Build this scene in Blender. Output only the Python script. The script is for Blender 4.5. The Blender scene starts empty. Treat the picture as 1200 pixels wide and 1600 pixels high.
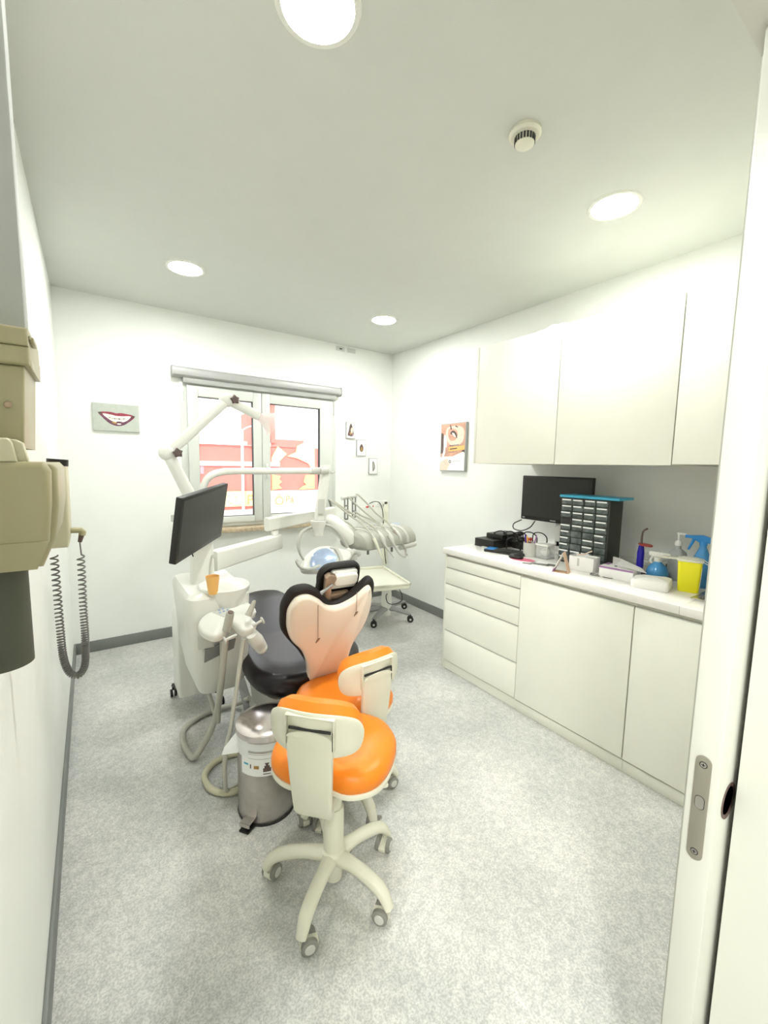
import bpy, bmesh, math, random
from mathutils import Vector, Matrix
random.seed(7)
PI = math.pi
scene = bpy.context.scene
col = scene.collection

# ------------------------------------------------------------------ camera
cam_data = bpy.data.cameras.new('camera')
cam = bpy.data.objects.new('camera', cam_data)
col.objects.link(cam)
scene.camera = cam
FPX, YAW, PITCH, ROLL = 655.75, 0.6103, -0.1096, 0.0179
cam_data.sensor_fit = 'VERTICAL'
cam_data.sensor_height = 32.0
cam_data.lens = 32.0 * FPX / 1600.0
cam_data.clip_start = 0.01
fw = Vector((math.sin(YAW)*math.cos(PITCH), math.cos(YAW)*math.cos(PITCH), math.sin(PITCH)))
rt = Vector((math.cos(YAW), -math.sin(YAW), 0)); up = rt.cross(fw)
rt2 = rt*math.cos(ROLL) + up*math.sin(ROLL); up2 = -rt*math.sin(ROLL) + up*math.cos(ROLL)
mw = Matrix((rt2, up2, -fw)).transposed().to_4x4(); mw.translation = (0, 0, 1.5)
cam.matrix_world = mw

# ------------------------------------------------------------------ colour management, sky, sun
scene.view_settings.view_transform = 'Standard'
scene.view_settings.look = 'None'
scene.view_settings.gamma = 1.0
scene.view_settings.use_curve_mapping = False
scene.view_settings.exposure = 1.0
LAMP_STRENGTH = 95.0
world = bpy.data.worlds.new('sky'); scene.world = world; world.use_nodes = True
world.node_tree.nodes['Background'].inputs[0].default_value = (0.95, 0.98, 1.0, 1)
world.node_tree.nodes['Background'].inputs[1].default_value = 1.5
sun = bpy.data.lights.new('sun', 'SUN'); sun.energy = 2.2; sun.angle = 0.02
so = bpy.data.objects.new('sun', sun); col.objects.link(so)
so.rotation_euler = Vector((0.35, 1.0, -0.75)).to_track_quat('-Z', 'Y').to_euler()
so.location = (0, -4, 8)

# ------------------------------------------------------------------ materials
def mat(name, c, rough=0.5, metal=0.0, bump=0.0, bscale=60, var=0.0, vscale=8, emit=None, alpha=None, trans=0.0, coat=0.0, ior=1.45):
    m = bpy.data.materials.new(name); m.use_nodes = True
    nt = m.node_tree; b = nt.nodes['Principled BSDF']
    b.inputs['Base Color'].default_value = (*c, 1)
    b.inputs['Roughness'].default_value = rough
    b.inputs['Metallic'].default_value = metal
    b.inputs['Transmission Weight'].default_value = trans
    b.inputs['Coat Weight'].default_value = coat
    b.inputs['IOR'].default_value = ior
    tc = nt.nodes.new('ShaderNodeTexCoord')
    if var > 0:
        n = nt.nodes.new('ShaderNodeTexNoise'); n.inputs['Scale'].default_value = vscale; n.inputs['Detail'].default_value = 4
        nt.links.new(tc.outputs['Object'], n.inputs['Vector'])
        r = nt.nodes.new('ShaderNodeValToRGB')
        r.color_ramp.elements[0].position = 0.3; r.color_ramp.elements[1].position = 0.7
        r.color_ramp.elements[0].color = (*[max(0, x*(1-var)) for x in c], 1)
        r.color_ramp.elements[1].color = (*[min(1, x*(1+var)) for x in c], 1)
        nt.links.new(n.outputs['Fac'], r.inputs['Fac']); nt.links.new(r.outputs['Color'], b.inputs['Base Color'])
    if bump > 0:
        n2 = nt.nodes.new('ShaderNodeTexNoise'); n2.inputs['Scale'].default_value = bscale; n2.inputs['Detail'].default_value = 3
        nt.links.new(tc.outputs['Object'], n2.inputs['Vector'])
        bp = nt.nodes.new('ShaderNodeBump'); bp.inputs['Strength'].default_value = bump; bp.inputs['Distance'].default_value = 0.002
        nt.links.new(n2.outputs['Fac'], bp.inputs['Height']); nt.links.new(bp.outputs['Normal'], b.inputs['Normal'])
    if emit:
        b.inputs['Emission Color'].default_value = (*emit[0], 1); b.inputs['Emission Strength'].default_value = emit[1]
    if alpha is not None:
        b.inputs['Alpha'].default_value = alpha
    return m

M = {}
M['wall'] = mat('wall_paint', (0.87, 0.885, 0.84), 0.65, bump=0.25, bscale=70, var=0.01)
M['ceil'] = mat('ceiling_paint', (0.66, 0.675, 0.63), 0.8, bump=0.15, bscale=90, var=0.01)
M['cab'] = mat('cream_laminate', (0.90, 0.90, 0.80), 0.35, var=0.01)
M['cabedge'] = mat('cream_edge', (0.80, 0.80, 0.70), 0.45)
M['top'] = mat('worktop_laminate', (0.88, 0.86, 0.81), 0.22, var=0.02, vscale=20)
M['base'] = mat('grey_vinyl_skirting', (0.20, 0.21, 0.195), 0.5, var=0.05)
M['plastic'] = mat('white_plastic', (0.82, 0.82, 0.76), 0.28, var=0.01)
M['plastic2'] = mat('light_grey_plastic', (0.60, 0.60, 0.55), 0.35, var=0.02)
M['grey'] = mat('mid_grey_plastic', (0.22, 0.22, 0.205), 0.4, var=0.03)
M['cream'] = mat('cream_plastic', (0.80, 0.79, 0.66), 0.35, var=0.01)
M['stoolcream'] = mat('stool_cream_plastic', (0.74, 0.73, 0.60), 0.35, bump=0.05, bscale=200, var=0.01)
M['orange'] = mat('orange_vinyl', (0.88, 0.245, 0.014), 0.38, bump=0.12, bscale=180, var=0.03)
M['black'] = mat('black_vinyl', (0.008, 0.005, 0.008), 0.30, bump=0.05, bscale=150, var=0.1)
M['blackm'] = mat('matt_black_vinyl', (0.010, 0.007, 0.006), 0.6, bump=0.1, bscale=150, var=0.1)
M['console'] = mat('olive_grey_plastic', (0.40, 0.40, 0.345), 0.4, var=0.02)
M['greypaint_shade'] = mat('grey_paint_and_shade', (0.40, 0.41, 0.385), 0.6, var=0.01)
M['castp'] = mat('cast_grey_aluminium', (0.34, 0.34, 0.33), 0.4, 0.2, var=0.03)
M['blackp'] = mat('black_plastic', (0.014, 0.013, 0.012), 0.4, var=0.1)
M['screen'] = mat('switched_off_screen', (0.016, 0.017, 0.012), 0.35, var=0.02)
M['steel'] = mat('brushed_steel', (0.55, 0.52, 0.49), 0.28, 0.9, var=0.06, vscale=30)
M['chrome'] = mat('polished_steel', (0.80, 0.74, 0.73), 0.22, 1.0)
M['alu'] = mat('aluminium', (0.42, 0.42, 0.41), 0.5, 0.3, var=0.03)
M['bronze'] = mat('bronze_bracket', (0.40, 0.29, 0.21), 0.35, 0.6, var=0.05)
M['shell'] = mat('glossy_cream_shell', (0.88, 0.78, 0.66), 0.15, coat=0.6, var=0.01)
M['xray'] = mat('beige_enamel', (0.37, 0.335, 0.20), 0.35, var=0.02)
M['xraylt'] = mat('pale_beige_enamel', (0.56, 0.53, 0.37), 0.35, var=0.01)
M['cone'] = mat('dark_grey_cone', (0.075, 0.078, 0.055), 0.55, var=0.05)
M['hose'] = mat('grey_hose', (0.52, 0.51, 0.44), 0.45, bump=0.3, bscale=300, var=0.02)
M['hosey'] = mat('yellowed_hose', (0.58, 0.56, 0.40), 0.45, bump=0.3, bscale=300, var=0.02)
M['cord'] = mat('grey_coil_cord', (0.16, 0.155, 0.14), 0.4, var=0.03)
M['win'] = mat('white_window_profile', (0.66, 0.68, 0.63), 0.3, var=0.01)
M['gasket'] = mat('black_gasket', (0.03, 0.03, 0.03), 0.6, var=0.05)
M['wood'] = mat('stone_sill', (0.50, 0.40, 0.27), 0.4, var=0.25, vscale=40)
M['red'] = mat('red_render', (0.62, 0.13, 0.10), 0.8, var=0.04)
M['yel'] = mat('yellow_paint', (0.80, 0.66, 0.30), 0.8, var=0.04)
M['orng'] = mat('orange_paint', (0.80, 0.40, 0.16), 0.8, var=0.04)
M['mauve'] = mat('mauve_paint', (0.45, 0.25, 0.28), 0.8, var=0.04)
M['extw'] = mat('white_render', (0.85, 0.84, 0.80), 0.8, var=0.02)
M['asph'] = mat('pale_pavement', (0.45, 0.44, 0.42), 0.9, var=0.1)
M['print_white'] = mat('print_white', (0.50, 0.53, 0.47), 0.5, var=0.04, vscale=30)
M['lip'] = mat('print_red', (0.32, 0.05, 0.08), 0.5, var=0.3, vscale=60)
M['lipd'] = mat('print_plum', (0.16, 0.06, 0.10), 0.5, var=0.4, vscale=60)
M['teeth'] = mat('print_teeth', (0.85, 0.83, 0.72), 0.5, var=0.08, vscale=60)
M['gold'] = mat('print_gold', (0.45, 0.26, 0.08), 0.5, var=0.2, vscale=60)
M['skin'] = mat('print_skin', (0.66, 0.36, 0.26), 0.4, var=0.2, vscale=14)
M['skinl'] = mat('print_pale_skin', (0.84, 0.66, 0.54), 0.4, var=0.1, vscale=20)
M['dk'] = mat('print_dark', (0.12, 0.08, 0.07), 0.5, var=0.3, vscale=40)
M['bluelens'] = mat('blue_reflector', (0.52, 0.64, 0.90), 0.12, 0.4, var=0.15, vscale=12)
M['cyan'] = mat('turquoise_plastic', (0.06, 0.42, 0.62), 0.4, var=0.06)
M['drawer'] = mat('smoky_clear_drawer', (0.11, 0.13, 0.125), 0.25, var=0.4, vscale=25)
M['label'] = mat('white_paper_label', (0.90, 0.90, 0.88), 0.6, var=0.02)
M['orgd'] = mat('dark_cabinet_plastic', (0.035, 0.036, 0.03), 0.5, var=0.05)
M['yellow'] = mat('yellow_plastic', (0.95, 0.88, 0.02), 0.4, var=0.01)
M['blue'] = mat('blue_plastic', (0.03, 0.26, 0.66), 0.3, var=0.06)
M['bluebot'] = mat('blue_bottle', (0.07, 0.30, 0.62), 0.2, var=0.1, vscale=20)
M['dblue'] = mat('deep_blue_plastic', (0.03, 0.02, 0.42), 0.3, var=0.05)
M['redp'] = mat('red_plastic', (0.55, 0.06, 0.05), 0.4, var=0.05)
M['pink'] = mat('pink_print', (0.72, 0.16, 0.25), 0.5, var=0.2, vscale=50)
M['pap'] = mat('white_paper', (0.90, 0.89, 0.86), 0.7, bump=0.1, bscale=40, var=0.02)
M['card'] = mat('brown_card', (0.62, 0.42, 0.28), 0.7, var=0.08)
M['clearg'] = mat('clear_grey_bottle', (0.45, 0.47, 0.45), 0.12, var=0.12, vscale=18)
M['cupo'] = mat('orange_cup_plastic', (0.92, 0.52, 0.16), 0.3, var=0.03)
M['cotton'] = mat('cotton', (0.9, 0.89, 0.84), 0.9, bump=0.6, bscale=60, var=0.03)
M['purple'] = mat('purple_print', (0.36, 0.18, 0.38), 0.5, var=0.1)
M['tyre'] = mat('grey_tyre', (0.26, 0.26, 0.23), 0.6, var=0.05)
M['plate'] = mat('satin_latch_metal', (0.33, 0.31, 0.26), 0.4, 0.6, var=0.04)
M['bag'] = mat('thin_white_bag', (0.85, 0.87, 0.85), 0.3, bump=0.5, bscale=40, var=0.06)
M['frost'] = mat('clear_hood_plastic', (0.95, 0.82, 0.80), 0.15, alpha=0.35)
M['glass'] = mat('clear_glass', (1, 1, 1), 0.02, alpha=0.08)
M['acryl'] = mat('clear_acrylic', (0.82, 0.84, 0.80), 0.1, alpha=0.22)
M['lamp'] = mat('led_diffuser', (1, 1, 1), 0.5, emit=((0.985, 1.0, 0.97), LAMP_STRENGTH))
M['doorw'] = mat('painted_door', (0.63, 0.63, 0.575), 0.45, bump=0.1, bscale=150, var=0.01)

def floor_mat():
    m = bpy.data.materials.new('speckled_vinyl_floor'); m.use_nodes = True
    nt = m.node_tree; b = nt.nodes['Principled BSDF']; tc = nt.nodes.new('ShaderNodeTexCoord')
    def noise(s, d=3):
        n = nt.nodes.new('ShaderNodeTexNoise'); n.inputs['Scale'].default_value = s; n.inputs['Detail'].default_value = d
        nt.links.new(tc.outputs['Object'], n.inputs['Vector']); return n
    def ramp(n, p0, c0, p1, c1):
        r = nt.nodes.new('ShaderNodeValToRGB'); r.color_ramp.elements[0].position = p0; r.color_ramp.elements[1].position = p1
        r.color_ramp.elements[0].color = (*c0, 1); r.color_ramp.elements[1].color = (*c1, 1)
        nt.links.new(n.outputs['Fac'], r.inputs['Fac']); return r
    def mix(a, c, fac, typ='MULTIPLY'):
        x = nt.nodes.new('ShaderNodeMix'); x.data_type = 'RGBA'; x.blend_type = typ; x.inputs['Factor'].default_value = fac
        nt.links.new(a.outputs[0] if not hasattr(a, 'data_type') else a.outputs['Result'], x.inputs['A']); nt.links.new(c.outputs[0], x.inputs['B']); return x
    big = ramp(noise(2.2, 5), 0.35, (0.50, 0.51, 0.49), 0.7, (0.68, 0.67, 0.64))
    mid = ramp(noise(34, 6), 0.36, (0.84, 0.845, 0.84), 0.62, (1.06, 1.05, 1.03))
    fine = ramp(noise(190, 2), 0.38, (0.76, 0.77, 0.77), 0.62, (1.15, 1.14, 1.12))
    x = mix(big, mid, 0.7); y = mix(x, fine, 0.85)
    nt.links.new(y.outputs['Result'], b.inputs['Base Color'])
    b.inputs['Roughness'].default_value = 0.38
    bp = nt.nodes.new('ShaderNodeBump'); bp.inputs['Strength'].default_value = 0.12; bp.inputs['Distance'].default_value = 0.002
    n = noise(60, 2); nt.links.new(n.outputs['Fac'], bp.inputs['Height']); nt.links.new(bp.outputs['Normal'], b.inputs['Normal'])
    return m
M['floor'] = floor_mat()

# ------------------------------------------------------------------ mesh builder
def V(*a): return Vector(a)
def frame(o, x, z):
    """matrix with origin o, local x and z (approx) axes"""
    z = Vector(z).normalized(); x = Vector(x); x = (x - z*x.dot(z)).normalized(); y = z.cross(x)
    m = Matrix((x, y, z)).transposed().to_4x4(); m.translation = Vector(o); return m
def zrot(o, deg):
    return Matrix.Translation(Vector(o)) @ Matrix.Rotation(math.radians(deg), 4, 'Z')
def smooth_path(pts, n=8):
    P = [Vector(p) for p in pts]
    if len(P) < 3: return P
    P = [P[0]*2-P[1]] + P + [P[-1]*2-P[-2]]
    out = []
    for i in range(1, len(P)-2):
        for k in range(n):
            t = k/n; a, b, c, d = P[i-1], P[i], P[i+1], P[i+2]
            out.append(0.5*((2*b)+(c-a)*t+(2*a-5*b+4*c-d)*t*t+(3*b-a-3*c+d)*t**3))
    out.append(P[-2]); return out

class G:
    def __init__(self): self.bm = bmesh.new(); self.mi = 0
    def _merge(self, b, mtx=None):
        if mtx is not None: bmesh.ops.transform(b, matrix=mtx, verts=b.verts)
        bmesh.ops.recalc_face_normals(b, faces=b.faces)
        vm = {}
        for v in b.verts: vm[v] = self.bm.verts.new(v.co)
        for f in b.faces:
            try: nf = self.bm.faces.new([vm[v] for v in f.verts]); nf.material_index = self.mi
            except ValueError: pass
        b.free(); return self
    def box(self, lo, hi, bev=0.0, m=None, seg=2):
        b = bmesh.new(); lo, hi = Vector(lo), Vector(hi)
        lo, hi = Vector([min(a, c) for a, c in zip(lo, hi)]), Vector([max(a, c) for a, c in zip(lo, hi)])
        bmesh.ops.create_cube(b, size=1.0)
        for v in b.verts: v.co = Vector([(lo[i]+hi[i])/2 + v.co[i]*(hi[i]-lo[i]) for i in range(3)])
        if bev > 0:
            bev = min(bev, 0.49*min(hi-lo))
            bmesh.ops.bevel(b, geom=list(b.edges), offset=bev, segments=seg, profile=0.5, affect='EDGES')
        return self._merge(b, m)
    def prism(self, pts, t0, t1, m=None, bev=0.0, seg=2):
        b = bmesh.new()
        lo = [b.verts.new((p[0], p[1], t0)) for p in pts]; hi = [b.verts.new((p[0], p[1], t1)) for p in pts]
        n = len(pts); b.faces.new(lo[::-1]); b.faces.new(hi)
        for i in range(n): b.faces.new((lo[i], lo[(i+1) % n], hi[(i+1) % n], hi[i]))
        bmesh.ops.recalc_face_normals(b, faces=b.faces)
        if bev > 0:
            es = [e for e in b.edges if abs(e.verts[0].co.z-e.verts[1].co.z) < 1e-6]
            bmesh.ops.bevel(b, geom=es, offset=bev, segments=seg, profile=0.5, affect='EDGES', clamp_overlap=True)
        return self._merge(b, m)
    def poly(self, pts, m=None, t=0.0):
        b = bmesh.new(); b.faces.new([b.verts.new((p[0], p[1], t)) for p in pts]); return self._merge(b, m)
    def tube(self, pts, r, n=12, smooth=True, flat=1.0, upv=None, cap=True):
        """swept round (or flattened) section; r a number or a list to interpolate"""
        P = smooth_path(pts) if smooth else [Vector(p) for p in pts]
        b = bmesh.new(); L = len(P)
        rs = [r]*L if not isinstance(r, (list, tuple)) else [
            (lambda u: r[int(u)] + (r[min(int(u)+1, len(r)-1)]-r[int(u)])*(u-int(u)))(i*(len(r)-1)/(L-1)) for i in range(L)]
        T = [(P[min(i+1, L-1)]-P[max(i-1, 0)]).normalized() for i in range(L)]
        a = Vector(upv) if upv else (Vector((0, 0, 1)) if abs(T[0].z) < 0.9 else Vector((0, 1, 0)))
        rings = []
        for i in range(L):
            a = (a - T[i]*a.dot(T[i])).normalized(); c = T[i].cross(a)
            rings.append([b.verts.new(P[i] + (a*math.cos(2*PI*k/n)*flat + c*math.sin(2*PI*k/n))*rs[i]) for k in range(n)])
        for i in range(L-1):
            for k in range(n):
                b.faces.new((rings[i][k], rings[i][(k+1) % n], rings[i+1][(k+1) % n], rings[i+1][k]))
        if cap: b.faces.new(rings[0]); b.faces.new(rings[-1])
        return self._merge(b)
    def cyl(self, p0, p1, r0, r1=None, n=24):
        return self.tube([p0, p1], [r0, r1 if r1 is not None else r0], n, smooth=False)
    def lathe(self, prof, m=None, n=32, sx=1.0, sy=1.0):
        """profile of (radius, z)"""
        b = bmesh.new(); rings = []
        for r, z in prof:
            rings.append([b.verts.new((0, 0, z))] if r < 1e-6 else [b.verts.new((r*sx*math.cos(2*PI*k/n), r*sy*math.sin(2*PI*k/n), z)) for k in range(n)])
        for A_, B_ in zip(rings, rings[1:]):
            for k in range(n):
                k2 = (k+1) % n
                if len(A_) == 1 and len(B_) > 1: b.faces.new((A_[0], B_[k], B_[k2]))
                elif len(B_) == 1 and len(A_) > 1: b.faces.new((A_[k], A_[k2], B_[0]))
                elif len(A_) > 1: b.faces.new((A_[k], A_[k2], B_[k2], B_[k]))
        for R_, rev in ((rings[0], 1), (rings[-1], 0)):
            if len(R_) > 1 and prof[0] != prof[-1]: b.faces.new(R_)
        return self._merge(b, m)
    def sphere(self, c, r, s=(1, 1, 1), m=None, n=20):
        b = bmesh.new(); bmesh.ops.create_uvsphere(b, u_segments=n, v_segments=n//2, radius=r)
        for v in b.verts: v.co = Vector((v.co.x*s[0], v.co.y*s[1], v.co.z*s[2])) + Vector(c)
        return self._merge(b, m)
    def loft(self, rings, m=None):
        b = bmesh.new(); R = [[b.verts.new(p) for p in r] for r in rings]; n = len(R[0])
        for a, c in zip(R, R[1:]):
            for k in range(n): b.faces.new((a[k], a[(k+1) % n], c[(k+1) % n], c[k]))
        b.faces.new(R[0]); b.faces.new(R[-1]); return self._merge(b, m)

def rrect(w, h, r, n=5, cx=0, cy=0):
    pts = []
    r = min(r, w/2-1e-4, h/2-1e-4)
    for sx, sy, a0 in ((1, 1, 0), (-1, 1, 90), (-1, -1, 180), (1, -1, 270)):
        for k in range(n+1):
            a = math.radians(a0 + 90*k/n)
            pts.append((cx + sx*(w/2-r) + r*math.cos(a), cy + sy*(h/2-r) + r*math.sin(a)))
    return pts
def smooth_outline(pts, n=5):
    P = [Vector((p[0], p[1], 0)) for p in pts]; L = len(P); out = []
    for i in range(L):
        a, b, c, d = P[i-1], P[i], P[(i+1) % L], P[(i+2) % L]
        for k in range(n):
            t = k/n; q = 0.5*((2*b)+(c-a)*t+(2*a-5*b+4*c-d)*t*t+(3*b-a-3*c+d)*t**3)
            out.append((q.x, q.y))
    return out
def offset_outline(pts, d):
    L = len(pts); out = []
    ar = sum(pts[i][0]*pts[(i+1) % L][1]-pts[(i+1) % L][0]*pts[i][1] for i in range(L)); s = 1 if ar > 0 else -1
    for i in range(L):
        a, c = Vector(pts[i-1]), Vector(pts[(i+1) % L]); t = (c-a).normalized()
        out.append((pts[i][0] + t.y*d*s, pts[i][1] - t.x*d*s))
    return out

ORG = {}
def obj(name, g, mats, parent=None, label=None, sharp=38):
    me = bpy.data.meshes.new(name); bm = g.bm if isinstance(g, G) else g
    bm.normal_update()
    lim = math.radians(sharp)
    for e in bm.edges:
        if len(e.link_faces) == 2 and e.calc_face_angle(0) > lim: e.smooth = False
    for f in bm.faces: f.smooth = True
    if parent is not None: o0 = ORG[parent.name]
    else:
        xs = [v.co.x for v in bm.verts]; ys = [v.co.y for v in bm.verts]; zs = [v.co.z for v in bm.verts]
        o0 = Vector(((min(xs)+max(xs))/2, (min(ys)+max(ys))/2, min(zs)))
    for v in bm.verts: v.co -= o0
    bm.to_mesh(me); bm.free()
    for m in (mats if isinstance(mats, (list, tuple)) else [mats]): me.materials.append(M[m] if isinstance(m, str) else m)
    o = bpy.data.objects.new(name, me); col.objects.link(o)
    if parent is not None: o.parent = parent
    else: o.location = o0
    ORG[o.name] = o0
    if label: o['label'] = label
    return o
def tag(o, label, cat, group=None, kind=None):
    o['label'] = label; o['category'] = cat
    if group: o['group'] = group
    if kind: o['kind'] = kind
    return o
def root(name, loc, label, cat, group=None):
    e = bpy.data.objects.new(name, None); e.empty_display_size = 0.05; col.objects.link(e)
    e.location = loc; ORG[e.name] = Vector(loc); return tag(e, label, cat, group)
def struct(name, g, mats, parent=None, **k):
    o = obj(name, g, mats, parent, **k)
    if parent is None: o['kind'] = 'structure'
    return o
def copy_tree(o, parent=None):
    c = o.copy(); col.objects.link(c)
    if parent is not None: c.parent = parent
    for ch in [x for x in bpy.data.objects if x.parent == o]: copy_tree(ch, c)
    return c

def text_into(g, s, size, m, bold=0.0, depth=0.0005):
    cu = bpy.data.curves.new('t', 'FONT'); cu.body = s; cu.size = size; cu.extrude = depth; cu.offset = bold
    to = bpy.data.objects.new('t', cu); col.objects.link(to)
    bpy.context.view_layer.update()
    dg = bpy.context.evaluated_depsgraph_get(); me = bpy.data.meshes.new_from_object(to.evaluated_get(dg))
    b = bmesh.new(); b.from_mesh(me); g._merge(b, m)
    bpy.data.objects.remove(to); bpy.data.curves.remove(cu); bpy.data.meshes.remove(me)

# ================================================================== SETTING
XL, XR, YB, YF, H = -0.168, 2.813, 3.906, 0.28, 2.72
struct('floor', G().box((-1.3, -1.6, -0.05), (XR+0.15, YB+0.25, 0)), 'floor')
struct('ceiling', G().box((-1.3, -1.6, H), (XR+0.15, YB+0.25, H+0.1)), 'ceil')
struct('wall_left', G().box((XL-0.12, 0.0, 0), (XL, YB+0.25, H)), 'wall')
struct('wall_right', G().box((XR, -0.0, 0), (XR+0.15, YB+0.25, H)), 'wall')
WX0, WX1, WZ0, WZ1 = 0.64, 2.10, 0.93, 2.19
g = G()
g.box((XL, YB, 0), (WX0, YB+0.25, H)).box((WX1, YB, 0), (XR, YB+0.25, H))
g.box((WX0, YB, 0), (WX1, YB+0.25, WZ0)).box((WX0, YB, WZ1), (WX1, YB+0.25, H))
struct('wall_back', g, 'wall')
# front wall with the pocket of the sliding door, doorway from x=-0.06 to 0.93
g = G()
g.box((XL, 0.0, 0), (-0.06, YF, H)).box((-0.06, 0.0, 2.175), (0.93, YF, H))
g.box((0.93, 0.0, 0), (XR, 0.203, H)).box((0.93, 0.266, 0), (XR, YF, H)).box((0.93, 0.203, 2.175), (XR, 0.266, H))
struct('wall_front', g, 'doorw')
g = G(); g.box((-1.3, -1.6, 0), (-1.2, 0.0, H)).box((-1.2, -1.7, 0), (2.963, -1.6, H)).box((2.863, -1.6, 0), (2.963, 0, H)).box((-1.3, 0, 0), (XL-0.12, 0.1, H))
struct('wall_hallway', g, 'wall')
struct('baseboard_left', G().box((XL, YF, 0), (XL+0.012, YB, 0.0885), 0.003), 'base')
struct('baseboard_back', G().box((XL, YB-0.012, 0), (XR, YB, 0.0885), 0.003), 'base')
struct('baseboard_right', G().box((XR-0.012, 2.24, 0), (XR, YB, 0.0885), 0.003), 'base')
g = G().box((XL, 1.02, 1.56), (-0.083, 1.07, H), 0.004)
struct('trim_1', g, 'greypaint_shade')  # pale column; its shade is put into the grey colour
# small wall service hatch lines on the back wall under the ceiling
g = G(); g.box((2.10, YB-0.004, 2.655), (2.20, YB, 2.70), 0.002); g.mi = 1; g.box((2.14, YB-0.006, 2.672), (2.17, YB-0.003, 2.682))
g.mi = 0; g.box((2.23, YB-0.004, 2.655), (2.33, YB, 2.70), 0.002)
tag(obj('wall_vent', g, ['win', 'gasket']), 'small white double vent plate on the back wall just under the ceiling', 'vent')

# sliding door leaf
r_ = root('sliding_door', (1.35, 0.2365, 0), 'white sliding door leaf mostly pushed into its wall pocket at the right edge', 'door')
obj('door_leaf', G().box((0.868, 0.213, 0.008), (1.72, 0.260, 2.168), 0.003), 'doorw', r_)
g = G(); fm = frame((0.8675, 0.2370, 0.90), (0, 0, 1), (-1, 0, 0))
g.prism(rrect(0.20, 0.024, 0.0118, 6), 0, 0.0025, fm, 0.0008); g.mi = 1
g.prism(rrect(0.024, 0.013, 0.0064, 6, 0.012, 0), 0.0025, 0.0034, fm)
g.mi = 2; g.prism(rrect(0.026, 0.015, 0.0074, 6, 0.012, 0), 0.0024, 0.0028, fm)
for s in (0.084, -0.084):
    g.mi = 2; g.prism(rrect(0.012, 0.012, 0.0059, 5, s, 0), 0.0024, 0.0029, fm)
    g.mi = 1; g.prism(rrect(0.009, 0.009, 0.0044, 5, s, 0), 0.0028, 0.0034, fm)
    g.mi = 2; g.prism(rrect(0.006, 0.0015, 0.0006, 2, s, 0), 0.0033, 0.0037, fm); g.prism(rrect(0.0015, 0.006, 0.0006, 2, s, 0), 0.0033, 0.0037, fm)
obj('latch_plate', g, ['plate', 'steel', 'gasket'], r_, 'grey metal latch plate')
g = G(); fm = frame((0.925, 0.2125, 0.905), (1, 0, 0), (0, -1, 0))
g.lathe([(0.0, 0.0), (0.026, 0.0), (0.030, 0.0015), (0.033, 0.0015), (0.033, 0.0)], fm, 24)
obj('finger_pull', g, 'dk', r_, 'dark round finger pull')

# window -------------------------------------------------------------
r_ = root('window_1', (1.37, YB, WZ0), 'white double casement window in the back wall', 'window'); r_['kind'] = 'structure'
g = G()
def ringbox(g, x0, x1, z0, z1, w, y0, y1, bev=0.004):
    g.box((x0, y0, z0), (x0+w, y1, z1), bev).box((x1-w, y0, z0), (x1, y1, z1), bev)
    g.box((x0+w, y0, z1-w), (x1-w, y1, z1), bev).box((x0+w, y0, z0), (x1-w, y1, z0+w), bev)
ringbox(g, WX0, WX1, WZ0, WZ1, 0.05, 3.895, 3.96)
obj('window_frame', g, 'win', r_)
for x0, x1, a0, a1 in ((0.69, 1.318, 0.775, 1.242), (1.322, 2.05, 1.398, 1.915)):
    g = G(); y0, y1 = 3.876, 3.935
    g.box((x0, y0, 0.965), (a0, y1, 2.14), 0.004).box((a1, y0, 0.965), (x1, y1, 2.14), 0.004)
    g.box((a0, y0, 2.055), (a1, y1, 2.14), 0.004).box((a0, y0, 0.965), (a1, y1, 1.02), 0.004)
    s = obj('sash', g, 'win', r_)
    g = G(); ringbox(g, a0-0.002, a1+0.002, 1.018, 2.057, 0.006, 3.89, 3.93, 0)
    obj('gasket', g, 'gasket', s)
    obj('glass_pane', G().box((a0, 3.918, 1.02), (a1, 3.922, 2.055)), 'glass', s)
g = G()
for z in (2.06, 2.03, 1.1): g.cyl((0.668, 3.889, z-0.02), (0.668, 3.889, z+0.02), 0.006)
g.cyl((2.075, 3.889, 2.0), (2.075, 3.889, 2.12), 0.006).cyl((2.075, 3.889, 1.06), (2.075, 3.889, 1.12), 0.006)
obj('hinge', g, 'win', r_)
g = G(); g.box((1.345, 3.862, 1.42), (1.375, 3.876, 1.50), 0.004).box((1.35, 3.85, 1.36), (1.37, 3.864, 1.48), 0.005)
obj('window_handle', g, 'win', r_)
g = G(); g.box((0.60, 3.80, 0.885), (2.12, YB+0.02, 0.925), 0.006)
struct('trim_2', g, 'wood')
# roller blind cassette
r_ = root('roller_blind', (1.35, 3.85, 2.19), 'grey aluminium roller blind cassette above the window', 'blind')
g = G(); m_ = frame((0.585, 3.905, 2.235), (0, -1, 0), (1, 0, 0))
g.prism([(0, -0.04), (0.06, -0.04), (0.078, -0.026), (0.083, 0.0), (0.078, 0.026), (0.06, 0.04), (0, 0.04)], 0, 1.535, m_)
obj('cassette', g, 'alu', r_)
for e0, e1 in ((-0.008, 0.0), (1.535, 1.543)): obj('end_cap', G().prism(rrect(0.09, 0.085, 0.02, 4, 0.042, 0), e0, e1, m_), 'alu', r_)
g = G(); g.box((0.66, 3.852, 2.152), (2.08, 3.866, 2.196), 0.004)
obj('rolled_fabric_edge', g, 'greypaint_shade', r_)

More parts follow.
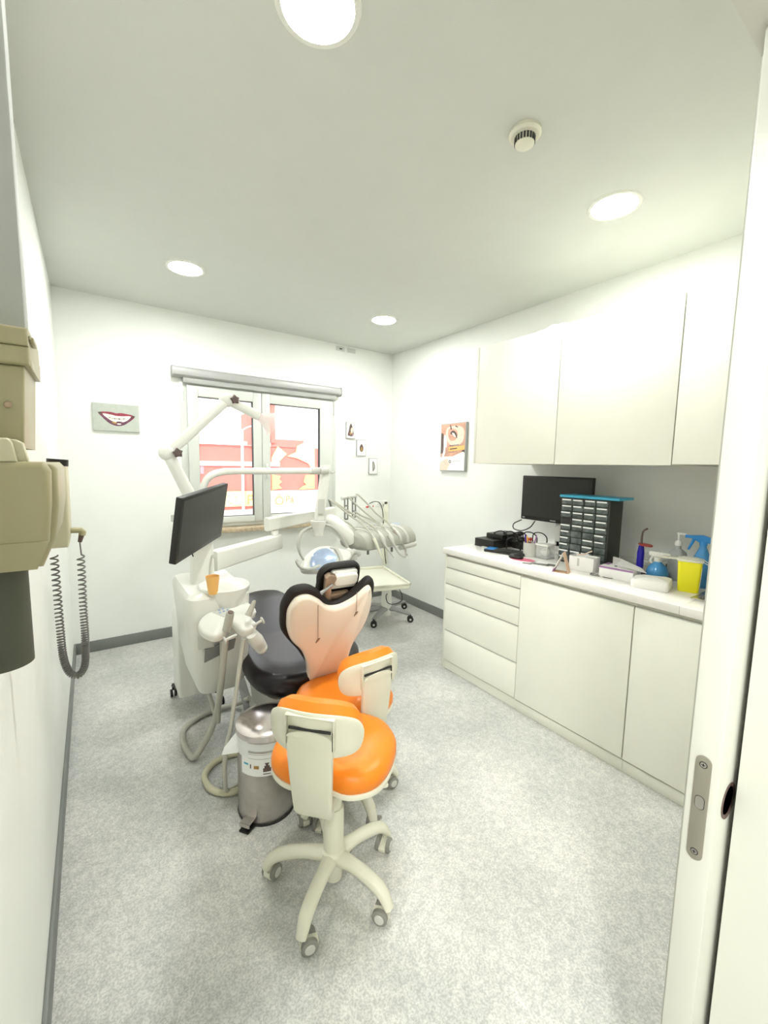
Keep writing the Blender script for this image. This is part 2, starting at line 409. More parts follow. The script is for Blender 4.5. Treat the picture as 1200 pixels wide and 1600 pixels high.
# outside ----------------------------------------------------------------
struct('trim_3', G().box((-8, YB+0.4, -0.45), (14, 14, -0.35)), 'asph')
EY = 8.0
r_ = root('shop_building', (2.6, EY, -0.35), 'red fronted shop building across the street, seen through the window', 'building')
obj('facade', G().box((-1.5, EY, -0.35), (6.5, EY+2.5, 1.83)), 'red', r_)
obj('parapet', G().box((-1.5, EY-0.06, 1.83), (2.87, EY+2.4, 1.90)), 'extw', r_)
g = G()
for x in (1.62, 1.98, 2.2): g.box((x-0.02, EY+0.3, 1.9), (x+0.14, EY+1.9, 2.03))
obj('upper_wall', G().box((-1.5, EY+0.35, 1.9), (2.43, EY+2.0, 2.06)), 'extw', r_)
for x in (1.80, 2.08): obj('upper_window', G().box((x, EY+0.33, 1.92), (x+0.16, EY+0.36, 2.03)), 'skinl', r_)
obj('band', G().box((-1.5, EY-0.05, 1.45), (3.05, EY, 1.53)), 'extw', r_)
obj('fascia', G().box((-1.5, EY-0.05, 0.30), (6.5, EY, 0.63)), 'extw', r_)
obj('pilaster', G().box((2.42, EY-0.085, 1.84), (2.56, EY+0.3, 2.42)), 'red', r_)
obj('corner_pier', G().box((2.88, EY-0.07, 1.90), (2.96, EY+0.3, 2.66)), 'red', r_)
obj('roof_block', G().box((2.98, EY, 1.83), (6.0, EY+2.0, 3.2)), 'extw', r_)
obj('roof_strip', G().box((2.88, EY-0.03, 1.83), (3.56, EY+0.3, 1.975)), 'red', r_)
obj('niche', G().box((1.58, EY-0.02, 1.30), (1.66, EY, 1.44)), 'mauve', r_)
ym = frame((0, EY-0.01, 0), (1, 0, 0), (0, -1, 0))
def fpoly(name, pts, m, t=0.03): return obj(name, G().prism(pts, 0, t, ym), m, r_)
fpoly('yellow_patch', [(2.90, 1.62), (3.02, 1.84), (3.20, 1.70), (3.12, 1.62), (3.02, 1.52), (2.90, 1.50)], 'yel')
fpoly('yellow_patch', [(3.56, 1.97), (3.80, 1.97), (3.80, 1.33), (3.66, 1.52), (3.42, 1.62), (3.22, 1.655), (3.40, 1.74), (3.42, 1.86), (3.56, 1.93)], 'yel')
fpoly('orange_patch', [(2.90, 1.30), (3.08, 1.26), (3.04, 1.20), (3.10, 1.15), (3.03, 1.09), (3.10, 1.02), (2.90, 0.99)], 'orng')
fpoly('orange_patch', [(3.60, 1.28), (3.80, 1.30), (3.80, 1.0), (3.45, 0.99), (3.55, 1.06), (3.62, 1.09), (3.56, 1.14)], 'orng')
obj('white_lower_wall', G().box((2.56, EY-0.04, 0.60), (6.5, EY, 0.975)), 'extw', r_)
obj('sign_panel', G().box((1.9, EY-0.06, 0.70), (2.66, EY-0.03, 0.98)), 'yel', r_)
for s, x, z, k in (('P', 2.39, 0.73, 0.27), ('Õ', 2.93, 0.70, 0.24), ('Pá', 3.15, 0.74, 0.20)):
    g = G(); text_into(g, s, k, Matrix.Translation(V(x, EY-0.066, z)) @ Matrix.Rotation(PI/2, 4, 'X') @ Matrix.Shear('XZ', 4, (0.0, 0.0)), depth=0.006); obj('sign_letter', g, 'gold', r_)
g = G(); g.sphere((2.15, EY-0.08, 0.93), 0.09, (1, .3, .5)).sphere((2.12, EY-0.08, 0.83), 0.06, (1, .3, 1)).sphere((2.2, EY-0.08, 0.76), 0.05, (1.3, .3, .6))
obj('painted_loaf', g, 'extw', r_)
g = G(); g.cyl((2.11, 7.2, -0.35), (2.11, 7.2, 2.05), 0.022)
g.tube([(2.11, 7.2, 2.05), (2.25, 7.2, 2.12), (2.5, 7.2, 2.17)], 0.01)
tag(obj('lamp_post', g, 'extw'), 'slim white street pole in front of the red building outside the left pane', 'street pole')

# ceiling lights ------------------------------------------------------------
def ceiling_light(x, y, lab):
    r_ = root('ceiling_light', (x, y, H), lab, 'ceiling light', 'round recessed ceiling lights')
    m_ = Matrix.Translation(V(x, y, 0))
    obj('lamp_ring', G().lathe([(0.098, H), (0.098, H-0.006), (0.112, H-0.006), (0.117, H)], m_, 40), 'plastic', r_)
    obj('diffuser', G().lathe([(0, H-0.004), (0.098, H-0.004), (0.098, H-0.001), (0, H-0.001)], m_, 40), 'lamp', r_)
ceiling_light(0.556, 3.032, 'round ceiling light at the far left, nearest both window and left wall')
ceiling_light(2.089, 3.038, 'round ceiling light nearest the far right corner of the room')
ceiling_light(2.059, 1.12, 'round ceiling light beside the wall cabinets, right of the smoke detector')
ceiling_light(0.56, 1.15, 'round ceiling light cut by the top edge of the photo, near left wall and doorway')
lt = bpy.data.lights.new('hall_fill_light', 'AREA'); lt.shape = 'DISK'; lt.size = 0.3; lt.energy = 34; lt.color = (1, 0.99, 0.95)
lo = bpy.data.objects.new('hall_fill_light', lt); col.objects.link(lo); lo.location = (-0.55, -0.80, H-0.02)  # unseen fill added to send light through the doorway onto the cabinets

# smoke detector
r_ = root('smoke_detector', (1.364, 1.081, H), 'white round smoke detector with dark vent slots on the ceiling', 'smoke detector')
m_ = Matrix.Translation(V(1.36, 1.09, 0))
obj('base_ring', G().lathe([(0, H), (0.056, H), (0.058, H-0.012), (0.050, H-0.020), (0, H-0.022)], m_, 40), 'cream', r_)
obj('sensor_cap', G().lathe([(0.036, H-0.018), (0.034, H-0.045), (0.024, H-0.052), (0, H-0.053)], m_, 32), 'cream', r_)
g = G()
for k in range(20):
    a = 2*PI*k/20
    g.box((-0.0036, 0.0325, H-0.042), (0.0036, 0.0368, H-0.022), m=m_ @ Matrix.Rotation(a, 4, 'Z'))
obj('vent_slots', g, 'gasket', r_)

# ================================================================== WALL PICTURES
def picture(name, c, xdir, nrm, w, h, layers, label, frm='greypaint_shade', bw=0.006, t=0.016, base='print_white', group=None, cat='picture'):
    m_ = frame(c, xdir, nrm)
    r_ = root(name, tuple(Vector(c)), label, cat, group)
    obj('frame', G().box((-w/2-bw, -h/2-bw, 0), (w/2+bw, h/2+bw, t), 0.002, m_), frm, r_)
    g = G(); mats = [base]; g.box((-w/2, -h/2, t-0.002), (w/2, h/2, t+0.0006), 0, m_)
    z = t+0.001
    for mt, pts in layers:
        if mt not in mats: mats.append(mt)
        g.mi = mats.index(mt); g.poly([(p[0]*w - w/2, p[1]*h - h/2) for p in pts], m_, z); z += 0.00025
    obj('print', g, mats, r_)
    return r_
def ell(cx, cy, rx, ry, n=16, a0=0, a1=360): return [(cx+rx*math.cos(math.radians(a0+(a1-a0)*k/n)), cy+ry*math.sin(math.radians(a0+(a1-a0)*k/n))) for k in range(n + (0 if a1-a0 == 360 else 1))]
mouth = [('lip', smooth_outline([(0.12, 0.66), (0.35, 0.70), (0.50, 0.66), (0.62, 0.68), (0.90, 0.60), (0.82, 0.42), (0.66, 0.25), (0.50, 0.19), (0.34, 0.28), (0.20, 0.48)], 3)),
         ('lipd', smooth_outline([(0.16, 0.60), (0.28, 0.50), (0.40, 0.36), (0.52, 0.30), (0.66, 0.36), (0.84, 0.56), (0.80, 0.42), (0.66, 0.24), (0.50, 0.19), (0.34, 0.28), (0.2, 0.48)], 3)),
         ('teeth', smooth_outline([(0.20, 0.62), (0.38, 0.60), (0.52, 0.56), (0.66, 0.57), (0.82, 0.575), (0.72, 0.40), (0.58, 0.32), (0.46, 0.33), (0.34, 0.42)], 3)),
         ('gold', [(0.38, 0.31), (0.47, 0.26), (0.50, 0.30), (0.44, 0.35)]),
         ('dk', [(0.27, 0.52), (0.45, 0.45), (0.60, 0.445), (0.78, 0.50), (0.60, 0.46), (0.45, 0.465)]),
         ('dk', ell(0.46, 0.46, 0.015, 0.02)), ('dk', ell(0.56, 0.455, 0.017, 0.025)), ('dk', ell(0.66, 0.47, 0.014, 0.02)), ('dk', ell(0.35, 0.49, 0.013, 0.018)),
         ('lipd', ell(0.56, 0.335, 0.07, 0.03)), ('teeth', ell(0.55, 0.27, 0.05, 0.025)),
         ('dk', [(0.10, 0.66), (0.17, 0.68), (0.20, 0.60), (0.15, 0.58)]), ('dk', [(0.84, 0.60), (0.92, 0.60), (0.86, 0.50)]),
         ('gold', ell(0.505, 0.94, 0.008, 0.012)), ('dk', ell(0.505, 0.85, 0.006, 0.009))]
picture('smile_picture', (0.186, YB, 1.832), (1, 0, 0), (0, -1, 0), 0.300, 0.205, mouth, 'grey green canvas of a red lipped smile with braces on the back wall', frm='print_white', bw=0.001, t=0.02)
fig = [('dk', smooth_outline([(0.5, 0.95), (0.62, 0.86), (0.78, 0.55), (0.85, 0.22), (0.6, 0.12), (0.3, 0.14), (0.12, 0.2), (0.25, 0.5), (0.35, 0.8)], 3)),
       ('skinl', ell(0.62, 0.5, 0.14, 0.2)), ('gold', ell(0.45, 0.30, 0.10, 0.08)), ('lipd', ell(0.3, 0.25, 0.1, 0.06)), ('mauve', ell(0.72, 0.24, 0.08, 0.06))]
picture('framed_picture', (2.275, YB, 1.864), (1, 0, 0), (0, -1, 0), 0.100, 0.160, fig, 'small framed picture with a large dark figure, highest of three on the back wall', bw=0.005, base='label', group='small framed pictures in a diagonal')
egg = [('dk', ell(0.5, 0.47, 0.22, 0.24)), ('gold', ell(0.52, 0.42, 0.12, 0.14)), ('dk', ell(0.5, 0.70, 0.07, 0.05))]
picture('framed_picture', (2.409, YB, 1.688), (1, 0, 0), (0, -1, 0), 0.108, 0.162, egg, 'small framed picture with a little brown egg shaped figure, middle of three', bw=0.005, base='label', group='small framed pictures in a diagonal')
dd = [('dk', smooth_outline([(0.40, 0.80), (0.56, 0.76), (0.68, 0.60), (0.70, 0.42), (0.62, 0.26), (0.42, 0.20)], 3)), ('print_white', smooth_outline([(0.42, 0.75), (0.54, 0.70), (0.60, 0.58), (0.61, 0.44), (0.55, 0.31), (0.44, 0.26)], 3)),
      ('dk', [(0.40, 0.80), (0.46, 0.78), (0.48, 0.5), (0.46, 0.22), (0.41, 0.2), (0.43, 0.5)])]
picture('framed_picture', (2.565, YB, 1.493), (1, 0, 0), (0, -1, 0), 0.100, 0.165, dd, 'small framed picture showing a letter D, lowest of three', bw=0.005, base='label', group='small framed pictures in a diagonal')
post = [('skin', [(0, 1), (1, 1), (1, 0.35), (0.6, 0.30), (0.2, 0.25), (0, 0.3)]),
        ('dk', [(0.0, 0.82), (0.10, 0.8), (0.14, 0.55), (0.10, 0.38), (0, 0.36)]), ('dk', [(0.86, 0.46), (1, 0.48), (1, 0.36), (0.86, 0.38)]),
        ('skinl', smooth_outline([(0.25, 0.92), (0.7, 0.95), (0.95, 0.85), (0.9, 0.6), (0.6, 0.52), (0.35, 0.58), (0.22, 0.72)], 3)),
        ('skin', smooth_outline([(0.32, 0.90), (0.6, 0.88), (0.7, 0.78), (0.62, 0.66), (0.42, 0.64), (0.30, 0.75)], 3)),
        ('dk', smooth_outline([(0.38, 0.80), (0.50, 0.86), (0.64, 0.80), (0.68, 0.69), (0.60, 0.72), (0.50, 0.76)], 3)),
        ('teeth', smooth_outline([(0.46, 0.81), (0.56, 0.79), (0.63, 0.71), (0.58, 0.72), (0.50, 0.76)], 3)),
        ('dk', [(0.36, 0.98), (0.40, 0.98), (0.46, 0.88), (0.40, 0.88)]), ('dk', [(0.60, 0.96), (0.72, 0.93), (0.68, 0.91), (0.58, 0.94)]),
        ('label', smooth_outline([(0.12, 0.74), (0.20, 0.76), (0.26, 0.6), (0.22, 0.42), (0.14, 0.3), (0.06, 0.28), (0.12, 0.45)], 3)),
        ('skin', [(0.2, 0.50), (0.95, 0.50), (0.85, 0.33), (0.2, 0.29)]),
        ('label', [(0.0, 0.28), (0.15, 0.30), (0.5, 0.30), (0.95, 0.40), (1, 0.38), (1, 0), (0, 0)]), ('skinl', [(0.0, 0.18), (0.3, 0.26), (0.4, 0.12), (0.3, 0), (0, 0)]),
        ('cupo', [(0.34, 0.50), (1.0, 0.53), (1.0, 0.44), (0.34, 0.41)]),
        ('dk', [(0.38, 0.535), (0.76, 0.555), (0.76, 0.542), (0.38, 0.522)]), ('dk', [(0.40, 0.47), (0.70, 0.487), (0.70, 0.462), (0.40, 0.445)]),
        ('dk', [(0.36, 0.395), (0.6, 0.405), (0.6, 0.398), (0.36, 0.388)]),
        ('dk', ell(0.42, 0.19, 0.05, 0.035)), ('label', ell(0.42, 0.19, 0.022, 0.018)), ('plastic2', [(0.52, 0.2), (0.85, 0.21), (0.85, 0.195), (0.52, 0.185)])]
picture('dental_poster', (XR, 2.884, 1.684), (0, -1, 0), (-1, 0, 0), 0.315, 0.43, post, 'framed dental poster of an open mouth on the right wall, left of the cabinets', bw=0.008, t=0.028, cat='poster', base='label')

# ================================================================== CABINETS
CX = 2.1045
r_ = root('base_cabinet', (2.45, 1.88, 0), 'cream base cabinet of five drawers at the far end of the counter', 'cabinet', 'cream base cabinets')
g = G(); g.box((2.11, 2.203, 0), (XR-0.002, 2.221, 0.872), 0.001).box((2.122, 1.553, 0.045), (XR-0.02, 2.203, 0.865)).box((2.118, 1.553, 0.0), (2.135, 2.203, 0.06))
obj('carcass', g, 'cabedge', r_)
zs = [0.845, 0.768, 0.650, 0.534, 0.300, 0.070]
zs = [(0.775, 0.852), (0.655, 0.766), (0.540, 0.646), (0.304, 0.531), (0.073, 0.295)]
for z0, z1 in zs:
    d = obj('drawer', G().box((CX, 1.556, z0), (2.124, 2.199, z1), 0.0015), 'cab', r_)
    obj('grip_edge', G().box((CX+0.003, 1.556, z1), (2.122, 2.199, z1+0.004), 0.001), 'plastic2', d)
def base_unit(y0, y1, lab, seam):
    r_ = root('base_cabinet', (2.45, (y0+y1)/2, 0), lab, 'cabinet', 'cream base cabinets')
    g = G(); g.box((2.122, y0, 0.045), (XR-0.02, y1, 0.865)).box((2.112, y0, 0.0), (2.135, y1, 0.06), 0.001)
    obj('carcass', g, 'cabedge', r_)
    d = obj('door', G().box((CX-0.004, y0+seam, 0.073), (2.120, y1-0.0015, 0.848), 0.0015), 'cab', r_)
    obj('grip_edge', G().box((CX+0.0, y0+0.002, 0.848), (2.12, y1-0.0015, 0.853), 0.001), 'plastic2', d)
base_unit(0.903, 1.551, 'cream base cabinet with one wide plain door, next to the drawers', 0.003)
base_unit(0.29, 0.902, 'cream base cabinet with a plain door nearest the doorway', 0.002)
r_ = root('countertop', (2.45, 1.25, 0.872), 'white laminate countertop running along the right wall', 'countertop')
# top with the sink cut out
g = G(); SX0, SX1, SY0, SY1 = 2.285, 2.68, 0.36, 0.715
g.box((2.086, SY1, 0.874), (XR, 2.226, 0.914), 0.004).box((2.086, 0.285, 0.874), (SX0, SY1, 0.914), 0.004).box((SX1, 0.285, 0.874), (XR, SY1, 0.914), 0.002).box((SX0, 0.285, 0.874), (SX1, SY0, 0.914), 0.002)
obj('worktop', g, 'top', r_)
obj('backsplash', G().box((XR-0.014, 0.285, 0.914), (XR, 2.226, 0.945), 0.002), 'top', r_)
r_ = root('sink', (2.57, 0.58, 0.76), 'stainless steel sink set in the countertop at the door end', 'sink')
g = G(); g.box((SX0-0.022, SY0-0.022, 0.914), (SX0+0.006, SY1+0.022, 0.918), 0.001).box((SX1-0.006, SY0-0.022, 0.914), (SX1+0.022, SY1+0.022, 0.918), 0.001)
g.box((SX0, SY0-0.022, 0.914), (SX1, SY0+0.006, 0.918), 0.001).box((SX0, SY1-0.006, 0.914), (SX1, SY1+0.022, 0.918), 0.001)
obj('rim', g, 'steel', r_)
g = G(); t = 0.003
g.box((SX0+0.004, SY0+0.004, 0.874), (SX0+0.008, SY1-0.004, 0.915)).box((SX1-0.008, SY0+0.004, 0.874), (SX1-0.004, SY1-0.004, 0.915))
g.box((SX0+0.004, SY0+0.004, 0.874), (SX1-0.004, SY0+0.008, 0.915)).box((SX0+0.004, SY1-0.008, 0.874), (SX1-0.004, SY1-0.004, 0.915)).box((SX0+0.004, SY0+0.004, 0.870), (SX1-0.004, SY1-0.004, 0.875))
obj('bowl', g, 'steel', r_)
# wall cabinets
UX = 2.171
def wall_unit(y0, y1, z0, z1, lab, endp=False):
    r_ = root('wall_cabinet', (2.5, (y0+y1)/2, z0), lab, 'cabinet', 'cream wall cabinets')
    g = G().box((UX+0.020, y0+0.001, z0+0.002), (XR, y1-0.001, z1-0.002))
    if endp: g.box((UX-0.002, y1-0.016, z0), (XR, y1, z1+0.004), 0.001)
    obj('carcass', g, 'cabedge', r_)
    obj('door', G().box((UX, y0+0.0015, z0), (UX+0.018, y1-(0.018 if endp else 0.0015), z1), 0.0012), 'cab', r_)
wall_unit(1.424, 2.040, 1.527, 2.290, 'cream wall cabinet nearest the window, under a crumpled bag', True)
wall_unit(0.832, 1.422, 1.525, 2.290, 'brightly lit middle cream wall cabinet')
wall_unit(0.285, 0.830, 1.530, 2.302, 'cream wall cabinet nearest the doorway, set slightly higher')
g = G(); g.sphere((2.35, 1.58, 2.31), 0.1, (0.9, 1.3, 0.42), n=24)
for v in g.bm.verts: v.co += Vector((math.sin(v.co.y*60)*0.006, math.sin(v.co.x*50+1)*0.006, (math.sin(v.co.x*70)+math.cos(v.co.y*45))*0.008)); v.co.z = max(v.co.z, 2.2905)
tag(obj('plastic_bag', g, 'bag'), 'crumpled white bag lying on top of the far wall cabinet', 'bag')

# ================================================================== STOOLS
def make_stool():
    r_ = root('dental_stool', (0, 0, 0), 'stool', 'stool', 'orange dentist stools')
    caps = [(158, 0), (230, 0), (302, 0), (14, 0), (86, 0)]
    # star base
    for k in range(5):
        a = math.radians(49+72*k)   # local angle
        d = Vector((math.cos(a), math.sin(a), 0)); e = Vector((-d.y, d.x, 0))
        L = obj('leg', G().tube([d*0.02+V(0,0,0.105), d*0.09+V(0,0,0.115), d*0.165+V(0,0,0.11), d*0.215+V(0,0,0.092), d*0.245+V(0,0,0.050)], [0.030, 0.024, 0.024, 0.023, 0.017], 14, flat=0.85), 'stoolcream', r_)
        c = d*0.235 + V(0, 0, 0)
        sw = [0.6, -0.5, 1.1, -0.9, 0.3][k]; w = Vector((math.cos(a+sw), math.sin(a+sw), 0)); ax = Vector((-w.y, w.x, 0)); cc = c - w*0.018
        g = G(); g.cyl(c+V(0, 0, 0.045), c+V(0, 0, 0.07), 0.010)
        mm = frame(cc+V(0, 0, 0.028), w, ax)
        g.prism([(0.030*math.cos(math.radians(t)), 0.030*math.sin(math.radians(t))) for t in range(-20, 200, 20)], -0.013, 0.013, mm if ax.z == 0 else mm)
        ca = obj('caster', g, 'cream', r_)
        for s in (-1, 1):
            mw_ = frame(cc + ax*s*0.019 + V(0, 0, 0.0265), w, ax*s)
            wh = obj('wheel', G().lathe([(0.012, -0.006), (0.0265, -0.006), (0.0265, 0.006), (0.0225, 0.009), (0.012, 0.009)], mw_, 28), 'tyre', ca)
        for s in (-1, 1):
            mw_ = frame(cc + ax*s*0.019 + V(0, 0, 0.0265), w, ax*s)
            obj('hub_cap', G().lathe([(0, 0.0085), (0.0165, 0.0085), (0.015, 0.0115), (0, 0.012)], mw_, 24), 'plastic2', ca)
    obj('column', G().lathe([(0, 0.018), (0.030, 0.018), (0.031, 0.03), (0.031, 0.09), (0.045, 0.095), (0.044, 0.128), (0.036, 0.135), (0.0355, 0.29), (0.033, 0.295), (0.028, 0.295), (0.028, 0.43), (0, 0.43)], None, 32), 'stoolcream', r_)
    g = G(); g.box((-0.08, -0.09, 0.43), (0.08, 0.09, 0.466), 0.01)
    obj('seat_mechanism', g, 'grey', r_)
    g = G(); g.tube([(0.05, 0.0, 0.445), (0.14, -0.02, 0.44), (0.18, -0.03, 0.435)], 0.006); g.sphere((0.185, -0.03, 0.435), 0.012, (1.4, 1, 0.8))
    obj('height_lever', g, 'cream', r_)
    seat = smooth_outline([(0, -0.155), (0.10, -0.175), (0.185, -0.125), (0.215, -0.02), (0.205, 0.09), (0.14, 0.175), (0.06, 0.20), (0, 0.195), (-0.06, 0.20), (-0.14, 0.175), (-0.205, 0.09), (-0.215, -0.02), (-0.185, -0.125), (-0.10, -0.175)], 5)
    g = G(); seat = [(x*0.965, y*0.965+0.01) for x, y in seat]; g.prism(offset_outline(seat, 0.002), 0.462, 0.482, None, 0.006, 3)
    obj('seat_pan', g, 'cream', r_)
    g = G()
    rings = []
    for off, z in ((-0.004, 0.457), (0.003, 0.468), (0.003, 0.490), (-0.003, 0.505), (-0.016, 0.516), (-0.04, 0.523), (-0.08, 0.526), (-0.12, 0.527)):
        o_ = [(x*(1+off/0.2), y*(1+off/0.18)) for x, y in seat]
        rings.append([(x, y, z + 0.024) for x, y in o_])
    g.loft(rings); obj('seat_cushion', g, 'orange', r_)
    # back support arm: wide hollow cream plate
    g = G()
    prof = [(-0.02, 0.456), (-0.10, 0.440), (-0.155, 0.425), (-0.185, 0.428), (-0.200, 0.45), (-0.213, 0.56), (-0.222, 0.66), (-0.222, 0.705)]
    th = 0.024; rr = []
    for i, (y, z) in enumerate(prof):
        p0 = prof[max(i-1, 0)]; p1 = prof[min(i+1, len(prof)-1)]
        t = Vector((p1[0]-p0[0], p1[1]-p0[1])).normalized(); n = Vector((t.y, -t.x))
        w = [0.05, 0.05, 0.056, 0.058, 0.060, 0.067, 0.072, 0.070][i]; h_ = th*[0.5, 0.6, 0.8, 1, 1, 1, 0.9, 0.75][i]
        rr.append([(px*w/0.05, y+n.x*py*h_/0.02, z+n.y*py*h_/0.02) for px, py in rrect(0.10, 0.02, 0.006, 3)])
    g.loft(rr); g.prism([(0.071*math.cos(math.radians(t)), 0.022*math.sin(math.radians(t))) for t in range(0, 181, 15)], -0.012, 0.012, frame((0, -0.222, 0.703), (1, 0, 0), (0, -1, 0)))
    obj('back_arm', g, 'stoolcream', r_)
    # backrest: curved shell + pad, wrapping an arc
    def arc(u, dpt, z, R=0.30):
        a = u/R; return (R_c(a, dpt)[0], R_c(a, dpt)[1], z)
    R = 0.235
    def R_c(a, d): return (math.sin(a)*(R+d), -0.215 + R - math.cos(a)*(R+d))
    def curved(outline, d0, d1, zc, name, mt, inset=0.010):
        g = G(); b = bmesh.new()
        L = []
        for off, d in ((-inset, d0), (0, d0+(d1-d0)*0.3), (0, d0+(d1-d0)*0.7), (-inset, d1)):
            L.append([ (lambda uv: (R_c(uv[0]/R, d)[0], R_c(uv[0]/R, d)[1], zc+uv[1]))(p) for p in offset_outline(outline, off)])
        # grid-cap by scaling rings inward
        def cap(d, base_off):
            out = []
            for s in (0.75, 0.5, 0.25, 0.04):
                out.append([(lambda uv: (R_c(uv[0]*s/R, d)[0], R_c(uv[0]*s/R, d)[1], zc+uv[1]*s))(p) for p in offset_outline(outline, base_off)])
            return out
        L = cap(d0, -inset)[::-1] + L + cap(d1, -inset)
        g.loft(L); return obj(name, g, mt, r_)
    o1 = smooth_outline([(-0.142, -0.045), (-0.158, 0.005), (-0.140, 0.045), (-0.085, 0.066), (0, 0.072), (0.085, 0.066), (0.140, 0.045), (0.158, 0.005), (0.142, -0.045), (0.09, -0.062), (0, -0.062), (-0.09, -0.062)], 4)
    curved(o1, 0.012, 0.0, 0.705, 'back_shell', 'stoolcream', 0.006)
    curved(offset_outline(o1, 0.009), 0.0, -0.070, 0.714, 'back_cushion', 'orange', 0.020)
    # raised recess frame on the shell
    g = G()
    for x0, x1, z0, z1 in ((-0.077, -0.073, 0.672, 0.768), (0.073, 0.077, 0.672, 0.768), (-0.077, 0.077, 0.765, 0.769)):
        g.box((x0, -0.231, z0), (x1, -0.215, z1), 0.002)
    obj('shell_rib', g, 'stoolcream', r_)
    g = G(); g.box((-0.066, -0.2292, 0.724), (0.066, -0.224, 0.732), 0.001).box((0.0705, -0.2292, 0.672), (0.073, -0.222, 0.73), 0.001)
    obj('slot', g, 'gasket', r_)
    return r_
st = make_stool()
st2 = copy_tree(st)
st.location = (0.655, 1.215, 0); st.rotation_euler = (0, 0, math.radians(-47))
for ch in st2.children:          # this stool is set lower than the other
    if ch.name.split('.')[0] not in ('leg', 'caster'): ch.location.z -= 0.045 if ch.name.split('.')[0] != 'column' else 0.0
    if ch.name.split('.')[0] == 'column': ch.scale.z = 0.895; ch.location.z = 0.002
st2.location = (0.890, 1.545, 0); st2.rotation_euler = (0, 0, math.radians(4))
st['label'] = 'orange cushioned stool nearest the camera with cream five-star base'
st2['label'] = 'orange cushioned stool partly hidden behind the nearer one, beside the dental chair'

# ================================================================== WASTE BIN
BX, BY = 0.575, 1.685
r_ = root('pedal_bin', (BX, BY, 0), 'brushed steel pedal bin with a domed lid beside the near stool', 'bin')
m_ = Matrix.Translation(V(BX, BY, 0))
obj('body', G().lathe([(0, 0.006), (0.118, 0.006), (0.121, 0.012), (0.121, 0.365), (0.118, 0.368), (0, 0.368)], m_, 48), 'steel', r_)
obj('base_ring', G().lathe([(0, 0.0), (0.122, 0.0), (0.124, 0.012), (0.118, 0.014)], m_, 48), 'blackp', r_)
obj('lid', G().lathe([(0.124, 0.372), (0.127, 0.374), (0.127, 0.398), (0.122, 0.404), (0.09, 0.416), (0.05, 0.423), (0, 0.425)], m_, 48), 'chrome', r_)
def front_dir(ang):
    a = math.radians(ang); return Vector((math.cos(a), math.sin(a), 0))
d = front_dir(216); e = Vector((-d.y, d.x, 0)); o = Vector((BX, BY, 0))
pm = Matrix((e, d, V(0, 0, 1))).transposed().to_4x4(); pm.translation = o
g = G(); g.prism([(-0.026, 0.10), (0.026, 0.10), (0.022, 0.165), (-0.022, 0.165)], 0.001, 0.010, pm, 0.002); obj('foot', g, 'blackp', r_)
g = G(); g.prism([(-0.024, 0.112), (0.024, 0.112), (0.024, 0.160), (-0.024, 0.160)], 0.034, 0.038, pm, 0.001).prism([(-0.024, 0.157), (0.024, 0.157), (0.024, 0.161), (-0.024, 0.161)], 0.024, 0.038, pm)
obj('pedal', g, 'steel', r_)
# curved label
def arc_patch(g, cx, cy, r, a0, a1, z0, z1, n=14):
    b = bmesh.new(); lo = []; hi = []
    for k in range(n+1):
        a = math.radians(a0+(a1-a0)*k/n); x, y = cx+r*math.cos(a), cy+r*math.sin(a); lo.append(b.verts.new((x, y, z0))); hi.append(b.verts.new((x, y, z1)))
    for k in range(n): b.faces.new((lo[k], lo[k+1], hi[k+1], hi[k]))
    vm = {v: g.bm.verts.new(v.co) for v in b.verts}
    for f in b.faces:
        nf = g.bm.faces.new([vm[v] for v in f.verts]); nf.material_index = g.mi
    b.free()
g = G(); arc_patch(g, BX, BY, 0.1216, 196, 276, 0.225, 0.325)
g.mi = 1; arc_patch(g, BX, BY, 0.1220, 244, 259, 0.245, 0.262, 5); arc_patch(g, BX, BY, 0.1220, 246.5, 256.5, 0.262, 0.272, 4); arc_patch(g, BX, BY, 0.1220, 249, 254, 0.272, 0.279, 3); arc_patch(g, BX, BY, 0.1220, 247.5, 255.5, 0.279, 0.284, 3)
arc_patch(g, BX, BY, 0.1220, 218, 220.5, 0.258, 0.276, 2); arc_patch(g, BX, BY, 0.1220, 244, 258, 0.234, 0.238, 5)
g.mi = 2; arc_patch(g, BX, BY, 0.1220, 203, 214, 0.270, 0.278, 4)
g.mi = 3; arc_patch(g, BX, BY, 0.1220, 226, 236, 0.258, 0.272, 4)
g.mi = 4; arc_patch(g, BX, BY, 0.1220, 205, 268, 0.300, 0.303); arc_patch(g, BX, BY, 0.1218, 197, 275, 0.318, 0.321)
obj('sticker', g, ['label', 'dk', 'cyan', 'gold', 'plastic2'], r_, 'white waste sorting sticker with a black bag symbol')
g = G(); arc_patch(g, BX, BY, 0.1225, 170, 292, 0.335, 0.366)
arc_patch(g, BX, BY, 0.1228, 150, 215, 0.30, 0.372)
g.loft([[(0.465, 1.722, 0.37), (0.483, 1.667, 0.36), (0.458, 1.681, 0.35)], [(0.403, 1.71, 0.32), (0.45, 1.674, 0.3), (0.392, 1.71, 0.29)]])
obj('bin_liner', g, 'bag', r_, 'thin white liner poking out under the lid')

